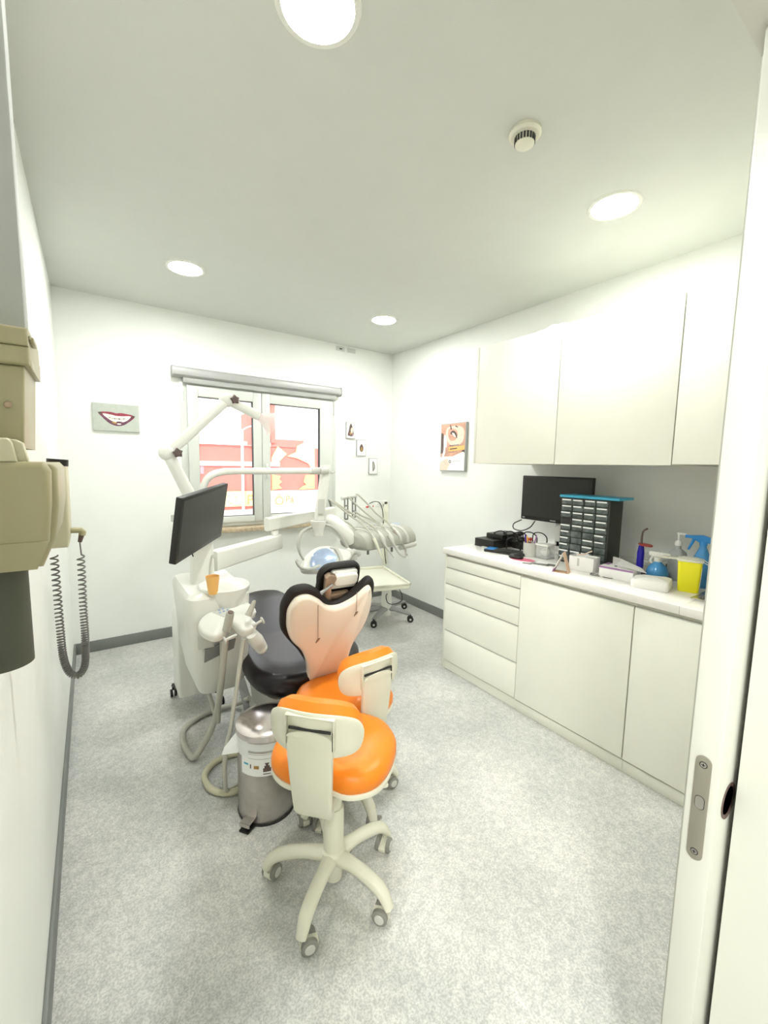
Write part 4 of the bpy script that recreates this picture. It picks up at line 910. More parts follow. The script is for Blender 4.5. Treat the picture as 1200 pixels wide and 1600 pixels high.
# tray
u_ = V(0.97, -0.24, 0); v_ = V(0.24, 0.97, 0)
TM = Matrix((u_, v_, V(0, 0, 1))).transposed().to_4x4(); TM.translation = V(2.055, 3.12, 0.485)
g = G(); g.prism(rrect(0.50, 0.66, 0.03, 4), -0.03, 0.0, TM, 0.006)
for lo_, hi_ in (((-0.25, -0.33, 0), (-0.232, 0.33, 0.02)), ((0.232, -0.33, 0), (0.25, 0.33, 0.02)), ((-0.25, 0.312, 0), (0.25, 0.33, 0.02)), ((-0.25, -0.33, 0), (0.25, -0.312, 0.02))): g.box(lo_, hi_, 0.005, TM)
obj('tray', g, 'cream', r_)
obj('tray_support', G().box((2.0, 3.05, 0.43), (2.32, 3.26, 0.458), 0.01), 'plastic', r_)
g = G(); g.box(V(*(2.425, 3.45, 0.84))+V(-0.012, 0, -0.36), V(*(2.458, 3.45, 1.145))+V(0.01, 0.03, 0), 0.006); obj('rear_post', g, 'cream', r_)
g = G(); g.box((2.133, 3.46, 0.936), V(*(2.442, 3.46, 1.1))+V(0, 0.03, 0), 0.008); g.box((2.318, 3.45, 1.112), V(*(2.458, 3.45, 1.152))+V(0, 0.05, 0), 0.006)
obj('connection_box', g, 'plastic', r_)
g = G(); g.sphere((2.213, 3.45, 1.097), 0.016, (1.2, 0.7, 0.6)); g.sphere((2.28, 3.45, 1.1), 0.008)
obj('socket', g, 'redp', r_)
g = G(); g.tube([(2.222, 3.43, 1.13), (2.254, 3.4, 1.15), (2.287, 3.36, 1.146), (2.312, 3.34, 1.09), (2.316, 3.32, 0.979), (2.31, 3.28, 0.683), (2.314, 3.26, 0.554)], 0.004, 8)
g.tube([(2.325, 3.05, 0.351), (2.349, 3.04, 0.294), (2.343, 3.04, 0.239), (2.261, 3.04, 0.223), (2.195, 3.05, 0.244), (2.179, 3.06, 0.305), (2.207, 3.08, 0.319)], 0.004, 8)
obj('power_cable', g, 'blackp', r_)

# ================================================================== MONITOR ON ARM
MC = V(0.425, 2.06, 1.236); ya, xa, yb = math.radians(55.5), math.radians(10.6), math.radians(-4.9)
MM = Matrix.Translation(MC) @ Matrix.Rotation(ya, 4, 'Z') @ Matrix.Rotation(xa, 4, 'X') @ Matrix.Rotation(yb, 4, 'Y')
MP = MM @ Matrix.Rotation(PI/2, 4, 'X')     # local x right, y up, z towards viewer
r_ = root('arm_monitor', tuple(MC + V(0, 0, -0.15)), 'black flat monitor tilted on the dental unit post at the left', 'monitor')
W2, H2 = 0.244, 0.143
obj('housing', G().prism(rrect(2*W2, 2*H2, 0.006, 3), -0.028, 0.0, MP, 0.003), 'blackp', r_)
g = G(); g.prism(rrect(2*W2-0.03, 2*H2-0.034, 0.002, 2, 0, 0.002), 0.0, 0.0012, MP); obj('screen', g, 'screen', r_)
g = G(); g.box((-0.09, -0.07, -0.055), (0.09, 0.07, -0.027), 0.01, MP); obj('rear_cover', g, 'blackp', r_)
g = G(); p = MP @ V(0, 0, -0.05); g.tube([p, p+V(-0.02, 0.07, 0), V(0.43, 2.25, 1.13)], 0.016, 10, smooth=False); obj('mount_arm', g, 'plastic', r_)
g = G(); g.tube([MP @ V(-0.03, -0.13, -0.03), MP @ V(-0.02, -0.165, -0.03), MP @ V(-0.005, -0.185, -0.03)], 0.003, 8); obj('cable', g, 'blackp', r_)
g = G(); g.box((0.318, 2.28, 1.24), V(*(0.357, 2.28, 1.205))+V(0.0, 0.03, 0), 0.003); obj('rear_clip', g, 'plastic2', r_)

# ================================================================== EXTRACTION UNIT
r_ = root('suction_extractor', (0.42, 2.75, 0), 'narrow white mobile extractor with a jointed arm and clear hood behind the monitor', 'extractor')
g = G(); g.loft([ur(0.475, 2.74, 0.20, 0.22, 0.095, 0.012), ur(0.475, 2.74, 0.20, 0.22, 0.56, 0.012), ur(0.48, 2.76, 0.17, 0.17, 0.60, 0.012)])
obj('cabinet', g, 'plastic', r_)
g = G(); g.tube([(0.391, 2.62, 0.646), (0.412, 2.62, 0.673)], 0.007, 8, smooth=False); g.tube([(0.401, 2.62, 0.66), (0.415, 2.62, 0.657)], 0.005, 8, smooth=False); obj('lever', g, 'blackp', r_)
for bx_, by_, tx_, ty_ in ((0.42, 2.68, 0.372, 2.86), (0.54, 2.82, 0.60, 2.90), (0.54, 2.66, 0.60, 2.60)):
    g = G(); g.tube([(bx_, by_, 0.10), (tx_, ty_, 0.075)], 0.014, 8, smooth=False, flat=0.6); g.cyl((tx_, ty_, 0.085), (tx_, ty_, 0.045), 0.008)
    for s in (-1, 1): g.lathe([(0, -0.006), (0.024, -0.006), (0.024, 0.006), (0, 0.008)], frame(V(tx_+0.012*s, ty_, 0.0245), (0, 0, 1), (s, 0, 0)), 20)
    obj('caster', g, 'blackp', r_)
EY_ = 2.62
j0 = V(*(0.515, 2.66, 1.208)); j1 = V(*(0.358, 2.62, 1.549)); j2 = V(*(0.696, 2.66, 1.876)); j3 = V(*(0.885, 2.66, 1.797))
g = G(); g.tube([(0.50, 2.76, 0.58), (0.51, 2.75, 0.90), tuple(j0)], 0.026, 16); obj('riser_tube', g, 'plastic', r_)
for a, b_, rr0, rr1 in ((j0, j1, 0.037, 0.031), (j1, j2, 0.031, 0.029), (j2, j3, 0.027, 0.029)):
    obj('arm_tube', G().cyl(a, b_, rr0, rr1, 20), 'plastic', r_)
for j in (j1, j2):
    g = G(); g.sphere(j, 0.043, (1.1, 1, 1)); jt = obj('elbow_joint', g, 'plastic', r_)
    c = j + V(0.042 if j is j1 else 0.030, -0.036, 0.0)
    g = G(); pts = [(0.028*(1 if k % 2 == 0 else 0.68)*math.cos(PI*k/5+0.3), 0.028*(1 if k % 2 == 0 else 0.68)*math.sin(PI*k/5+0.3)) for k in range(10)]
    g.prism(pts, 0, 0.02, frame(c, (1, 0, 0.2), (0.25, -1, 0.1)), 0.003); g.cyl(c, c+V(-0.01, 0.03, 0), 0.008); obj('star_knob', g, 'dk', jt, 'dark star shaped tightening knob')
    if j is j1: pass
dj = (j3-j2).normalized(); g = G(); fm = frame(j3, (0, 1, 0), dj)
g.lathe([(0.027, -0.02), (0.027, 0.01), (0.030, 0.02), (0.060, 0.075), (0.085, 0.10), (0.083, 0.10), (0.058, 0.075), (0.028, 0.02), (0.025, 0.01), (0.025, -0.02), (0.027, -0.02)], fm, 28)
obj('clear_hood', g, 'frost', r_, 'transparent flared hood')
g = G(); g.lathe([(0.0255, -0.015), (0.0275, -0.015), (0.0275, 0.002), (0.0255, 0.002), (0.0255, -0.015)], fm, 24); obj('hood_collar', g, 'alu', r_)

# ================================================================== X-RAY UNIT on left wall
r_ = root('xray_unit', (-0.1, 0.68, 1.2), 'beige wall mounted x-ray head with dark grey cone at the left edge', 'x-ray unit')
# outline points are real positions on planes y = const, then given their own depth
def wallprof(g, pts, y0, y1, bev=0.004, m=None):
    """outline given as points on the plane y0, closed along the left wall, extruded back to y1"""
    o_ = [(p[0], p[2]) for p in pts]
    o_ = [(XL+0.003, o_[0][1])] + o_ + [(XL+0.003, o_[-1][1])]
    g.prism(o_, -y1, -y0, frame((0, 0, 0), (1, 0, 0), (0, -1, 0)), bev, 3)
    return g
g = G(); wallprof(g, [(-0.08, 0.84, 1.517), (-0.073, 0.84, 1.639)], 0.84, 1.0, 0.005); obj('column', g, 'xray', r_)
g = G(); wallprof(g, [(-0.066, 0.83, 1.639), (-0.065, 0.83, 1.666)], 0.83, 1.0, 0.005); wallprof(g, [(-0.066, 0.83, 1.666), (-0.066, 0.83, 1.693)], 0.83, 1.0, 0.005)
g.box((-0.066, 0.84, 1.675), V(*(-0.06, 0.84, 1.682))+V(0, 0.05, 0), 0.002).box((-0.067, 0.835, 1.677), V(*(-0.063, 0.835, 1.683))+V(0, 0.05, 0), 0.002).box((-0.069, 0.84, 1.638), V(*(-0.065, 0.84, 1.651))+V(0, 0.05, 0), 0.002)
obj('bracket', g, 'xray', r_)
g = G(); g.sphere((-0.095, 0.838, 1.58), 0.005, (1, 0.5, 1)); obj('screw', g, 'bronze', r_)
g = G(); wallprof(g, [(-0.065, 0.8, 1.339), (-0.048, 0.8, 1.381), (-0.041, 0.8, 1.431), (-0.04, 0.8, 1.487), (-0.047, 0.8, 1.496)], 0.80, 1.02, 0.008)
wallprof(g, [(-0.07, 0.77, 1.343), (-0.055, 0.77, 1.379), (-0.049, 0.77, 1.434), (-0.047, 0.77, 1.484), (-0.054, 0.77, 1.497)], 0.77, 0.82, 0.010)
obj('tube_head', g, 'xray', r_)
g = G(); wallprof(g, [(-0.071, 0.785, 1.496), (-0.076, 0.785, 1.523), (-0.084, 0.785, 1.528)], 0.785, 0.80, 0.003)
wallprof(g, [(-0.083, 0.775, 1.496), (-0.087, 0.775, 1.523), (-0.092, 0.775, 1.529)], 0.775, 0.83, 0.003)
obj('grip_frame', g, 'xraylt', r_)
g = G(); wallprof(g, [(-0.069, 0.768, 1.343), (-0.056, 0.768, 1.374), (-0.055, 0.768, 1.383)], 0.768, 0.772, 0.001); obj('lower_panel', g, 'xray', r_)
g = G(); g.lathe([(0.0400, 1.365), (0.0400, 1.186), (0.037, 1.186), (0.037, 1.36)], Matrix.Translation(V(-0.1265, 0.84, 0)), 40)
obj('cone', g, 'cone', r_, 'dark olive grey collimator cone')
# control box with plug and coiled cord, further along the wall
r_ = root('control_box', (-0.12, 1.15, 1.0), 'cream wall control box behind the x-ray head with a coiled grey cord', 'control box')
g = G(); wallprof(g, [(-0.048, 1.15, 1.307), (-0.044, 1.15, 1.329), (-0.043, 1.15, 1.401), (-0.043, 1.15, 1.486)], 1.15, 1.27, 0.006)
obj('housing', g, 'xraylt', r_)
g = G(); g.cyl((-0.06, 1.2, 1.487), (-0.059, 1.2, 1.502), 0.020); obj('knob', g, 'blackp', r_)
g = G(); g.loft([[(XL+0.001, 1.08, 1.49), (-0.118, 1.08, 1.49), (-0.118, 1.08, 1.60), (XL+0.001, 1.08, 1.60)], [(XL+0.001, 1.45, 1.49), (-0.09, 1.45, 1.49), (-0.09, 1.45, 1.535), (XL+0.001, 1.45, 1.535)]])
obj('wall_plate', g, 'plastic', r_)
g = G(); q0 = V(*(-0.049, 1.2, 1.339)); q1 = V(*(-0.024, 1.2, 1.338)); q2 = V(*(-0.028, 1.2, 1.31))
g.tube([q0, q1, q1+V(0.003, 0, -0.004), q1+V(0.001, 0, -0.012)], 0.007, 10, smooth=False); g.cyl(q0+V(0.0, 0, 0.004), q0+V(0.0, 0, 0.016), 0.005)
obj('plug', g, 'xray', r_)
g = G(); g.cyl(q1+V(0.001, 0, -0.008), q2, 0.006, 0.004); obj('plug_boot', g, 'dk', r_)
path = smooth_path([(-0.028, 1.2, 1.278), (-0.028, 1.2, 1.229), (-0.029, 1.2, 1.151), (-0.029, 1.2, 1.072), (-0.032, 1.2, 1.016), (-0.04, 1.2, 0.994), (-0.052, 1.2, 0.988), (-0.065, 1.2, 1.004), (-0.073, 1.2, 1.042), (-0.075, 1.2, 1.113), (-0.076, 1.2, 1.205), (-0.077, 1.2, 1.283)], 30)
cum = [0]
for a, b_ in zip(path, path[1:]): cum.append(cum[-1]+(b_-a).length)
tot = cum[-1]; N = 1500; coil = []; ph = 0; j = 0
for i in range(N+1):
    s = tot*i/N
    while j < len(cum)-2 and cum[j+1] < s: j += 1
    t = (s-cum[j])/(cum[j+1]-cum[j]); p = path[j].lerp(path[j+1], t); T = (path[min(j+1, len(path)-1)]-path[max(j-1, 0)]).normalized()
    a_ = V(0, 1, 0); c_ = T.cross(a_).normalized()
    f = i/N; dens = 75 + 150*math.exp(-((f-0.48)/0.22)**2)      # stretched at both ends, tight at the bottom
    ph += 2*PI*dens/N*0.62
    coil.append(p + (a_*math.cos(ph) + c_*math.sin(ph))*0.0068)
g = G(); g.tube([q2, q2.lerp(coil[0], 0.5), coil[0]], 0.0017, 6, smooth=False); g.tube(coil, 0.0019, 5, smooth=False)
obj('coiled_cord', g, 'cord', r_, 'dark grey coiled cord hanging in a loop')

# ================================================================== THINGS ON THE COUNTER
CZ = 0.9145
def bevbox(name, lo, hi, m, lab, cat, bev=0.003, mm=None, group=None):
    return tag(obj(name, G().box(lo, hi, bev, mm), m), lab, cat, group)
# monitor on the counter
r_ = root('desk_monitor', (2.66, 1.75, 1.0), 'black desktop monitor under the wall cabinets, partly behind the small-parts organiser', 'monitor')
MN = frame((2.62, 1.70, 1.287), (-0.03, -1, 0), (-1, 0.03, 0.0))
g = G(); g.prism(rrect(0.54, 0.32, 0.006, 3), -0.035, 0.0, MN, 0.003); obj('housing', g, 'blackp', r_)
g = G(); g.prism(rrect(0.50, 0.275, 0.002, 2, 0, 0.007), 0, 0.0012, MN); obj('screen', g, 'screen', r_)
g = G(); g.prism(rrect(0.045, 0.005, 0.001, 2, 0.0, -0.147), 0, 0.0012, MN); g.prism(rrect(0.02, 0.006, 0.001, 2, -0.245, -0.146), 0, 0.0012, MN); obj('badge', g, 'plastic2', r_)
g = G(); g.box((2.655, 1.62, 0.96), (2.675, 1.70, 1.25), 0.004); g.prism(rrect(0.17, 0.22, 0.02, 4, 2.67, 1.66), CZ, CZ+0.012, None, 0.003); g.box((2.655, 1.63, CZ), (2.675, 1.69, 1.0), 0.004); obj('stand', g, 'plastic2', r_)
g = G(); g.tube([(2.63, 1.963, 1.118), (2.62, 2.023, 1.082), (2.6, 2.005, 1.047), (2.62, 1.951, 1.038), (2.64, 1.894, 1.068), (2.65, 1.861, 1.119)], 0.004, 8); obj('cable', g, 'blackp', r_)
# organiser
OX, OY0, OY1, OZ1 = 2.437, 1.222, 1.528, 1.325
r_ = root('drawer_organiser', (2.51, 1.375, CZ), 'dark small-parts organiser with rows of clear drawers and a turquoise top', 'organiser')
g = G(); g.box((OX+0.004, OY0, CZ), (OX+0.15, OY1, OZ1), 0.002); obj('cabinet', g, 'orgd', r_)
g = G(); g.box((OX-0.012, OY0-0.055, OZ1), (OX+0.158, OY1+0.008, OZ1+0.016), 0.005); obj('top_board', g, 'cyan', r_, 'turquoise board lying over the top')
rows, cols = 10, 4; dz = (OZ1-CZ-0.012)/rows; dy = (OY1-OY0-0.012)/cols
nolab = {(5, 1), (6, 1), (7, 1), (5, 2), (7, 3), (8, 3), (9, 3), (9, 2), (9, 1)}
for i in range(rows):
    for j in range(cols):
        if (i, j) == (3, 0): continue
        y1 = OY1-0.006-j*dy; z1 = OZ1-0.006-i*dz; pull = random.choice([0, 0, 0.004, 0.008])
        g = G(); g.box((OX-0.004-pull, y1-dy+0.004, z1-dz+0.004), (OX+0.02, y1-0.003, z1-0.001), 0.0015)
        g.mi = 1
        if (i, j) not in nolab: g.box((OX-0.006-pull, y1-dy+0.010+random.choice([0, 0.006]), z1-0.012), (OX-0.004-pull, y1-0.005, z1-0.004))
        obj('drawer', g, ['drawer', 'label'], r_)
g = G(); g.box((OX+0.0035, OY1-0.006-dy+0.003, OZ1-0.006-4*dz+0.003), (OX+0.0045, OY1-0.008, OZ1-0.007-3*dz)); obj('empty_slot', g, 'gasket', r_)
# black device stack at far end
bevbox('black_device', (2.36, 1.99, CZ), (2.62, 2.17, 0.975), 'blackp', 'black box shaped device at the far end of the counter, lowest of the stack', 'electronic device')
bevbox('black_device', (2.44, 1.98, 0.9755), (2.66, 2.13, 1.012), 'blackp', 'smaller black box device stacked on top of the larger one', 'electronic device')
g = G()
for k in range(5):
    x = 2.42+0.045*k; y = 2.03-0.05*k
    g.tube([(x, y, 0.92 if k > 2 else 1.016), (x-0.02, y-0.01, 1.03), (x+0.01, y-0.05, 1.045), (x+0.04, y-0.08, 1.01), (x+0.05, y-0.07, 0.93)], 0.004, 8)
g.tube([(2.43, 1.93, 0.92), (2.42, 1.92, 0.99), (2.44, 1.88, 1.01), (2.46, 1.85, 0.98), (2.47, 1.84, 0.92)], 0.005, 8)
g.sphere((2.58, 1.93, 1.02), 0.022, (1, 1, 0.8)).sphere((2.60, 1.93, 0.97), 0.03, (1, 1.3, 0.9)).box((2.53, 1.86, CZ), (2.66, 1.97, 0.96), 0.01)
tag(obj('cable_bundle', g, 'blackp'), 'tangle of black cables and adapters beside the black devices', 'cables')
g = G(); kx = frame((2.34, 1.86, CZ), (0.33, -1, 0), (0, 0, 1)); g.box((-0.14, -0.055, 0), (0.14, 0.055, 0.018), 0.003, kx)
g.mi = 1; g.box((-0.139, -0.05, 0.018), (-0.075, 0.05, 0.0195), 0.0005, kx)
g.mi = 2
for a in range(5):
    for b_ in range(9): g.box((-0.066+b_*0.0225, -0.046+a*0.019, 0.018), (-0.048+b_*0.0225, -0.031+a*0.019, 0.0205), 0.001, kx)
tag(obj('keyboard', g, ['blackp', 'blue', 'orgd']), 'flat black keypad with a blue end, lying by the front edge', 'keyboard')
g = G(); g.box((2.34, 1.99, CZ), (2.40, 2.09, CZ+0.008), 0.003); tag(obj('adapter', g, 'plastic2'), 'small grey adapter lying in front of the black devices', 'adapter')
# pen cup
r_ = root('pen_holder', (2.49, 1.71, CZ), 'grey mesh pen holder behind the computer mouse', 'pen holder')
pc = V(*(2.391, 1.708, 0.914)); pm_ = Matrix.Translation(pc)
g = G(); g.lathe([(0, 0.0), (0.042, 0.0), (0.042, 0.095), (0.040, 0.095), (0.040, 0.004), (0, 0.004)], pm_, 28); obj('cup', g, 'plastic2', r_)
for dx_, dy_, mt, k, lab in ((-0.01, 0.015, 'dblue', 0.0, 'blue pen leaning in the mesh holder, nearest the window'), (0.015, -0.015, 'purple', 1, 'purple pen in the mesh holder'), (-0.02, 0.0, 'cupo', 2, 'orange pen standing in the mesh holder')):
    g = G(); b0 = pc+V(dx_*0.5, dy_*0.5, 0.006); t0 = pc+V(dx_*1.8, dy_*1.8, 0.135); g.cyl(b0, t0, 0.0045, n=10).cyl(t0, t0+V(0, 0, 0.012), 0.0045, 0.002, 10)
    tag(obj('pen', g, mt), lab, 'pen', 'pens in the mesh holder')
for k, (dx_, dy_) in enumerate(((0.0, 0.02), (0.02, 0.012))):
    g = G(); g.cyl(pc+V(dx_*0.4, dy_*0.4, 0.006), pc+V(dx_, dy_, 0.10), 0.003, n=8); g.sphere(pc+V(dx_*1.2, dy_*1.2, 0.112), 0.016 if k == 0 else 0.013, (1, 1, 0.9))
    tag(obj('applicator', g, 'orange' if k == 0 else 'redp'), ['orange', 'red'][k]+' round headed applicator in the mesh pen holder', 'applicator')
# mouse pad + mouse
mp = frame(V(*(2.245, 1.704, 0.914)), (0.25, -1, 0), (0, 0, 1))
g = G(); g.prism(ell(-0.045, 0.0, 0.085, 0.055), 0, 0.004, mp, 0.001).prism(ell(0.045, -0.005, 0.085, 0.06), 0, 0.004, mp, 0.001); g.mi = 1; g.prism(ell(0.050, -0.010, 0.080, 0.050), 0.004, 0.0048, mp)
tag(obj('mouse_pad', g, ['label', 'pink']), 'white and pink mouse pad at the front edge of the counter', 'mouse pad')
g = G(); g.lathe([(0, 0.0), (0.030, 0.0), (0.033, 0.010), (0.026, 0.024), (0.012, 0.031), (0, 0.032)], mp @ Matrix.Translation(V(0.0, 0.0, 0.0048)), 24, 1.5, 1.0)
tag(obj('computer_mouse', g, 'blackp'), 'dark computer mouse on the pink and white pad', 'mouse')
# glass jar with cotton
jc = V(*(2.43, 1.618, 0.914)); r_ = root('glass_jar', tuple(jc), 'square clear jar of cotton between pen holder and organiser', 'jar')
g = G(); x, y, z = jc
g.box((x-0.042, y-0.045, z), (x-0.038, y+0.045, z+0.085)).box((x+0.038, y-0.045, z), (x+0.042, y+0.045, z+0.085)).box((x-0.038, y-0.045, z), (x+0.038, y-0.041, z+0.085)).box((x-0.038, y+0.041, z), (x+0.038, y+0.045, z+0.085)).box((x-0.042, y-0.045, z), (x+0.042, y+0.045, z+0.008))
obj('jar_body', g, 'acryl', r_)
obj('lid', G().box((x-0.045, y-0.048, z+0.085), (x+0.045, y+0.048, z+0.095), 0.003), 'plastic', r_)
g = G(); g.sphere((x, y, z+0.04), 0.03, (1, 1.1, 0.85)).sphere((x+0.005, y-0.015, z+0.055), 0.02); tag(obj('cotton_ball', g, 'cotton'), 'white cotton clump inside the square jar', 'cotton')
g = G(); g.sphere((2.60, 1.56, CZ+0.075), 0.020).cyl((2.60, 1.56, CZ+0.03), (2.60, 1.56, CZ+0.06), 0.008).box((2.56, 1.54, CZ), (2.64, 1.60, CZ+0.035), 0.008)
tag(obj('webcam', g, 'blackp'), 'small black ball headed webcam beside the organiser', 'webcam')
# papers and small things
sm = frame(V(*(2.244, 1.518, 0.914)), (0.3, -1, 0), (0, 0, 1))
g = G(); g.box((-0.06, -0.02, 0), (0.05, 0.02, 0.003), 0.001, sm).box((-0.10, -0.045, 0), (-0.045, -0.02, 0.003), 0.001, sm).box((0.03, 0.0, 0), (0.08, 0.05, 0.003), 0.001, sm); tag(obj('grey_pouch', g, 'grey'), 'flat grey blue pouch on the counter in front of the square jar', 'pouch')
g = G(); g.box((-0.04, 0.02, 0), (0.09, 0.09, 0.0015), 0.0005, sm); tag(obj('paper_slip', g, 'pap'), 'loose white paper slip by the square jar', 'paper')
# folded leaflet
fc = V(*(2.189, 1.333, 0.914)); fm = frame(fc, (0.35, -1, 0), (0, 0, 1))
g = G(); g.loft([[(-0.055, -0.03, 0), (-0.052, -0.03, 0), (-0.052, 0.03, 0), (-0.055, 0.03, 0)], [(-0.005, -0.03, 0.115), (-0.002, -0.03, 0.115), (-0.002, 0.03, 0.115), (-0.005, 0.03, 0.115)]], fm)
g.mi = 1; g.loft([[(0.030, -0.03, 0), (0.033, -0.03, 0), (0.033, 0.03, 0), (0.030, 0.03, 0)], [(-0.004, -0.03, 0.115), (-0.001, -0.03, 0.115), (-0.001, 0.03, 0.115), (-0.004, 0.03, 0.115)]], fm)
g.box((-0.05, -0.03, 0.0), (0.03, 0.03, 0.003), 0, fm)
g.mi = 2; g.loft([[(-0.0565, -0.031, 0), (-0.052, -0.031, 0), (-0.052, 0.031, 0), (-0.0565, 0.031, 0)], [(-0.0465, -0.031, 0.022), (-0.042, -0.031, 0.022), (-0.042, 0.031, 0.022), (-0.0465, 0.031, 0.022)]], fm)
tag(obj('folded_card', g, ['pap', 'card', 'purple']), 'tent folded card standing in front of the organiser', 'card')
# white dispenser block
dc = V(*(2.337, 1.296, 0.914)); dm = frame(dc, (0.12, -1, 0), (0, 0, 1)); r_ = root('cup_dispenser', tuple(dc), 'white open box of supplies in front of the organiser', 'box')
g = G(); w, d_, hh = 0.070, 0.045, 0.085
g.box((-w, -d_, 0), (w, d_, 0.004), 0, dm).box((-w, -d_, 0), (w, -d_+0.003, hh), 0.001, dm).box((-w, d_-0.003, 0), (w, d_, hh), 0.001, dm).box((-w, -d_, 0), (-w+0.003, d_, hh), 0.001, dm).box((w-0.003, -d_, 0), (w, d_, hh), 0.001, dm)
g.mi = 1; g.box((-0.022, -d_-0.0008, 0.03), (-0.010, -d_, 0.075), 0, dm)
obj('box_walls', g, ['pap', 'plastic2'], r_)
g = G(); g.cyl(dm @ V(0.035, 0, 0.006), dm @ V(0.035, 0, 0.080), 0.028).cyl(dm @ V(0.035, 0, 0.080), dm @ V(0.035, 0, 0.0805), 0.010)
tag(obj('paper_roll', g, 'cotton'), 'white paper roll standing inside the white open box', 'roll')
g = G(); g.tube([dm @ V(-0.04, 0.0, 0.087), dm @ V(0.0, -0.01, 0.097), dm @ V(0.05, -0.03, 0.125)], 0.0035, 8, smooth=False)
tag(obj('wooden_spatula', g, 'skinl'), 'thin pale spatula sticking out of the white open box', 'spatula')
# glasses
gc = V(*(2.284, 1.163, 0.914)); gm = frame(gc, (0.15, -1, 0), (0, 0, 1)); r_ = root('eyeglasses', tuple(gc), 'thin dark framed glasses lying near the counter front edge', 'glasses')
g = G()
for s in (-1, 1):
    pts = [gm @ V(s*0.034+x, y, 0.004) for x, y in rrect(0.050, 0.034, 0.012, 3)]; g.tube(pts+[pts[0]], 0.0016, 6, smooth=False)
g.tube([gm @ V(-0.010, 0.004, 0.004), gm @ V(0.01, 0.004, 0.004)], 0.0015, 6, smooth=False); obj('rims', g, 'blackp', r_)
for s in (-1, 1):
    g = G(); g.tube([gm @ V(s*0.060, 0.004, 0.005), gm @ V(s*0.063, 0.06, 0.006), gm @ V(s*0.055, 0.12, 0.003)], 0.0016, 6); obj('temple', g, 'blackp', r_)
g = G()
for s in (-1, 1): g.prism(rrect(0.047, 0.031, 0.010, 3, s*0.034, 0), 0.003, 0.005, gm)
obj('lenses', g, 'glass', r_)
# carton
cc = V(*(2.357, 1.042, 0.914)); cm = frame(V(2.345, 1.098, CZ), (0.10, -1, 0), (0, 0, 1)); r_ = root('tissue_carton', (2.345, 1.075, CZ), 'white carton with purple edge and raised lid flap beside the organiser', 'carton')
g = G(); g.box((-0.085, -0.06, 0), (0.085, 0.06, 0.062), 0.001, cm); g.mi = 1; g.box((-0.085, -0.0608, 0.052), (0.085, -0.06, 0.062), 0, cm); g.box((-0.083, 0.0, 0.062), (-0.06, 0.055, 0.0626), 0, cm)
g.mi = 2; g.box((-0.025, -0.015, 0.062), (-0.012, -0.004, 0.064), 0, cm); obj('carton_body', g, ['pap', 'purple', 'gasket'], r_)
g = G(); g.loft([[(-0.06, 0.06, 0.0625), (0.085, 0.06, 0.0625), (0.085, 0.057, 0.0625), (-0.06, 0.057, 0.0625)], [(-0.05, 0.03, 0.105), (0.0, 0.01, 0.105), (0.0, 0.007, 0.104), (-0.05, 0.027, 0.104)]], cm)
g.loft([[(0.0, 0.01, 0.104), (0.085, 0.06, 0.063), (0.085, 0.0585, 0.062), (0.0, 0.007, 0.103)], [(0.0, -0.045, 0.08), (0.135, -0.02, 0.058), (0.135, -0.022, 0.056), (0.0, -0.047, 0.078)]], cm)
obj('lid_flap', g, 'pap', r_)
# gauze pack
g = G(); gm = frame(V(2.30, 0.920, CZ), (0.25, -1, 0), (0, 0, 1)); b = bmesh.new()
o_ = rrect(0.165, 0.145, 0.02, 4); g.loft([[(x*s, y*s, z + 0.004*math.sin(x*60)*math.cos(y*50)) if z > 0.01 else (x*s, y*s, z) for x, y in o_] for s, z in ((0.96, 0), (1, 0.006), (0.99, 0.034), (0.95, 0.043), (0.7, 0.050), (0.3, 0.053), (0.05, 0.053))], gm)
tag(obj('gauze_pack', g, 'cotton'), 'soft white gauze pack at the front of the counter beside the yellow container', 'gauze')
# acrylic boxes
r_ = root('clear_boxes', (2.66, 1.09, CZ), 'stack of clear acrylic compartment boxes against the wall', 'box')
g = G(); x0, y0 = 2.61, 1.00
for k in range(3): g.box((x0+0.01*k, y0, CZ+0.036*k), (x0+0.13, y0+0.17-0.025*k, CZ+0.032+0.036*k), 0.003)
obj('trays', g, 'acryl', r_)
# curing light
u0 = V(*(2.732, 1.152, 0.914)); u0 = V(2.52, 1.075, CZ); r_ = root('curing_light', tuple(u0), 'deep blue curing light with red shield standing on its charger', 'curing light')
m_ = Matrix.Translation(u0)
obj('charger_base', G().lathe([(0, 0), (0.035, 0), (0.034, 0.02), (0.022, 0.028), (0, 0.028)], m_, 24), 'dk', r_)
obj('body', G().lathe([(0, 0.028), (0.014, 0.028), (0.018, 0.05), (0.018, 0.13), (0.013, 0.165), (0, 0.168)], m_, 20), 'dblue', r_)
obj('shield', G().lathe([(0, 0.168), (0.036, 0.172), (0.036, 0.177), (0, 0.176)], m_ @ Matrix.Rotation(0.12, 4, 'X'), 24), 'redp', r_)
g = G(); g.tube([u0+V(0, 0, 0.172), u0+V(0, 0, 0.225), u0+V(0.0, -0.006, 0.250), u0+V(0.0, -0.024, 0.266)], [0.006, 0.005, 0.005, 0.0055], 10); obj('light_guide', g, 'dk', r_)
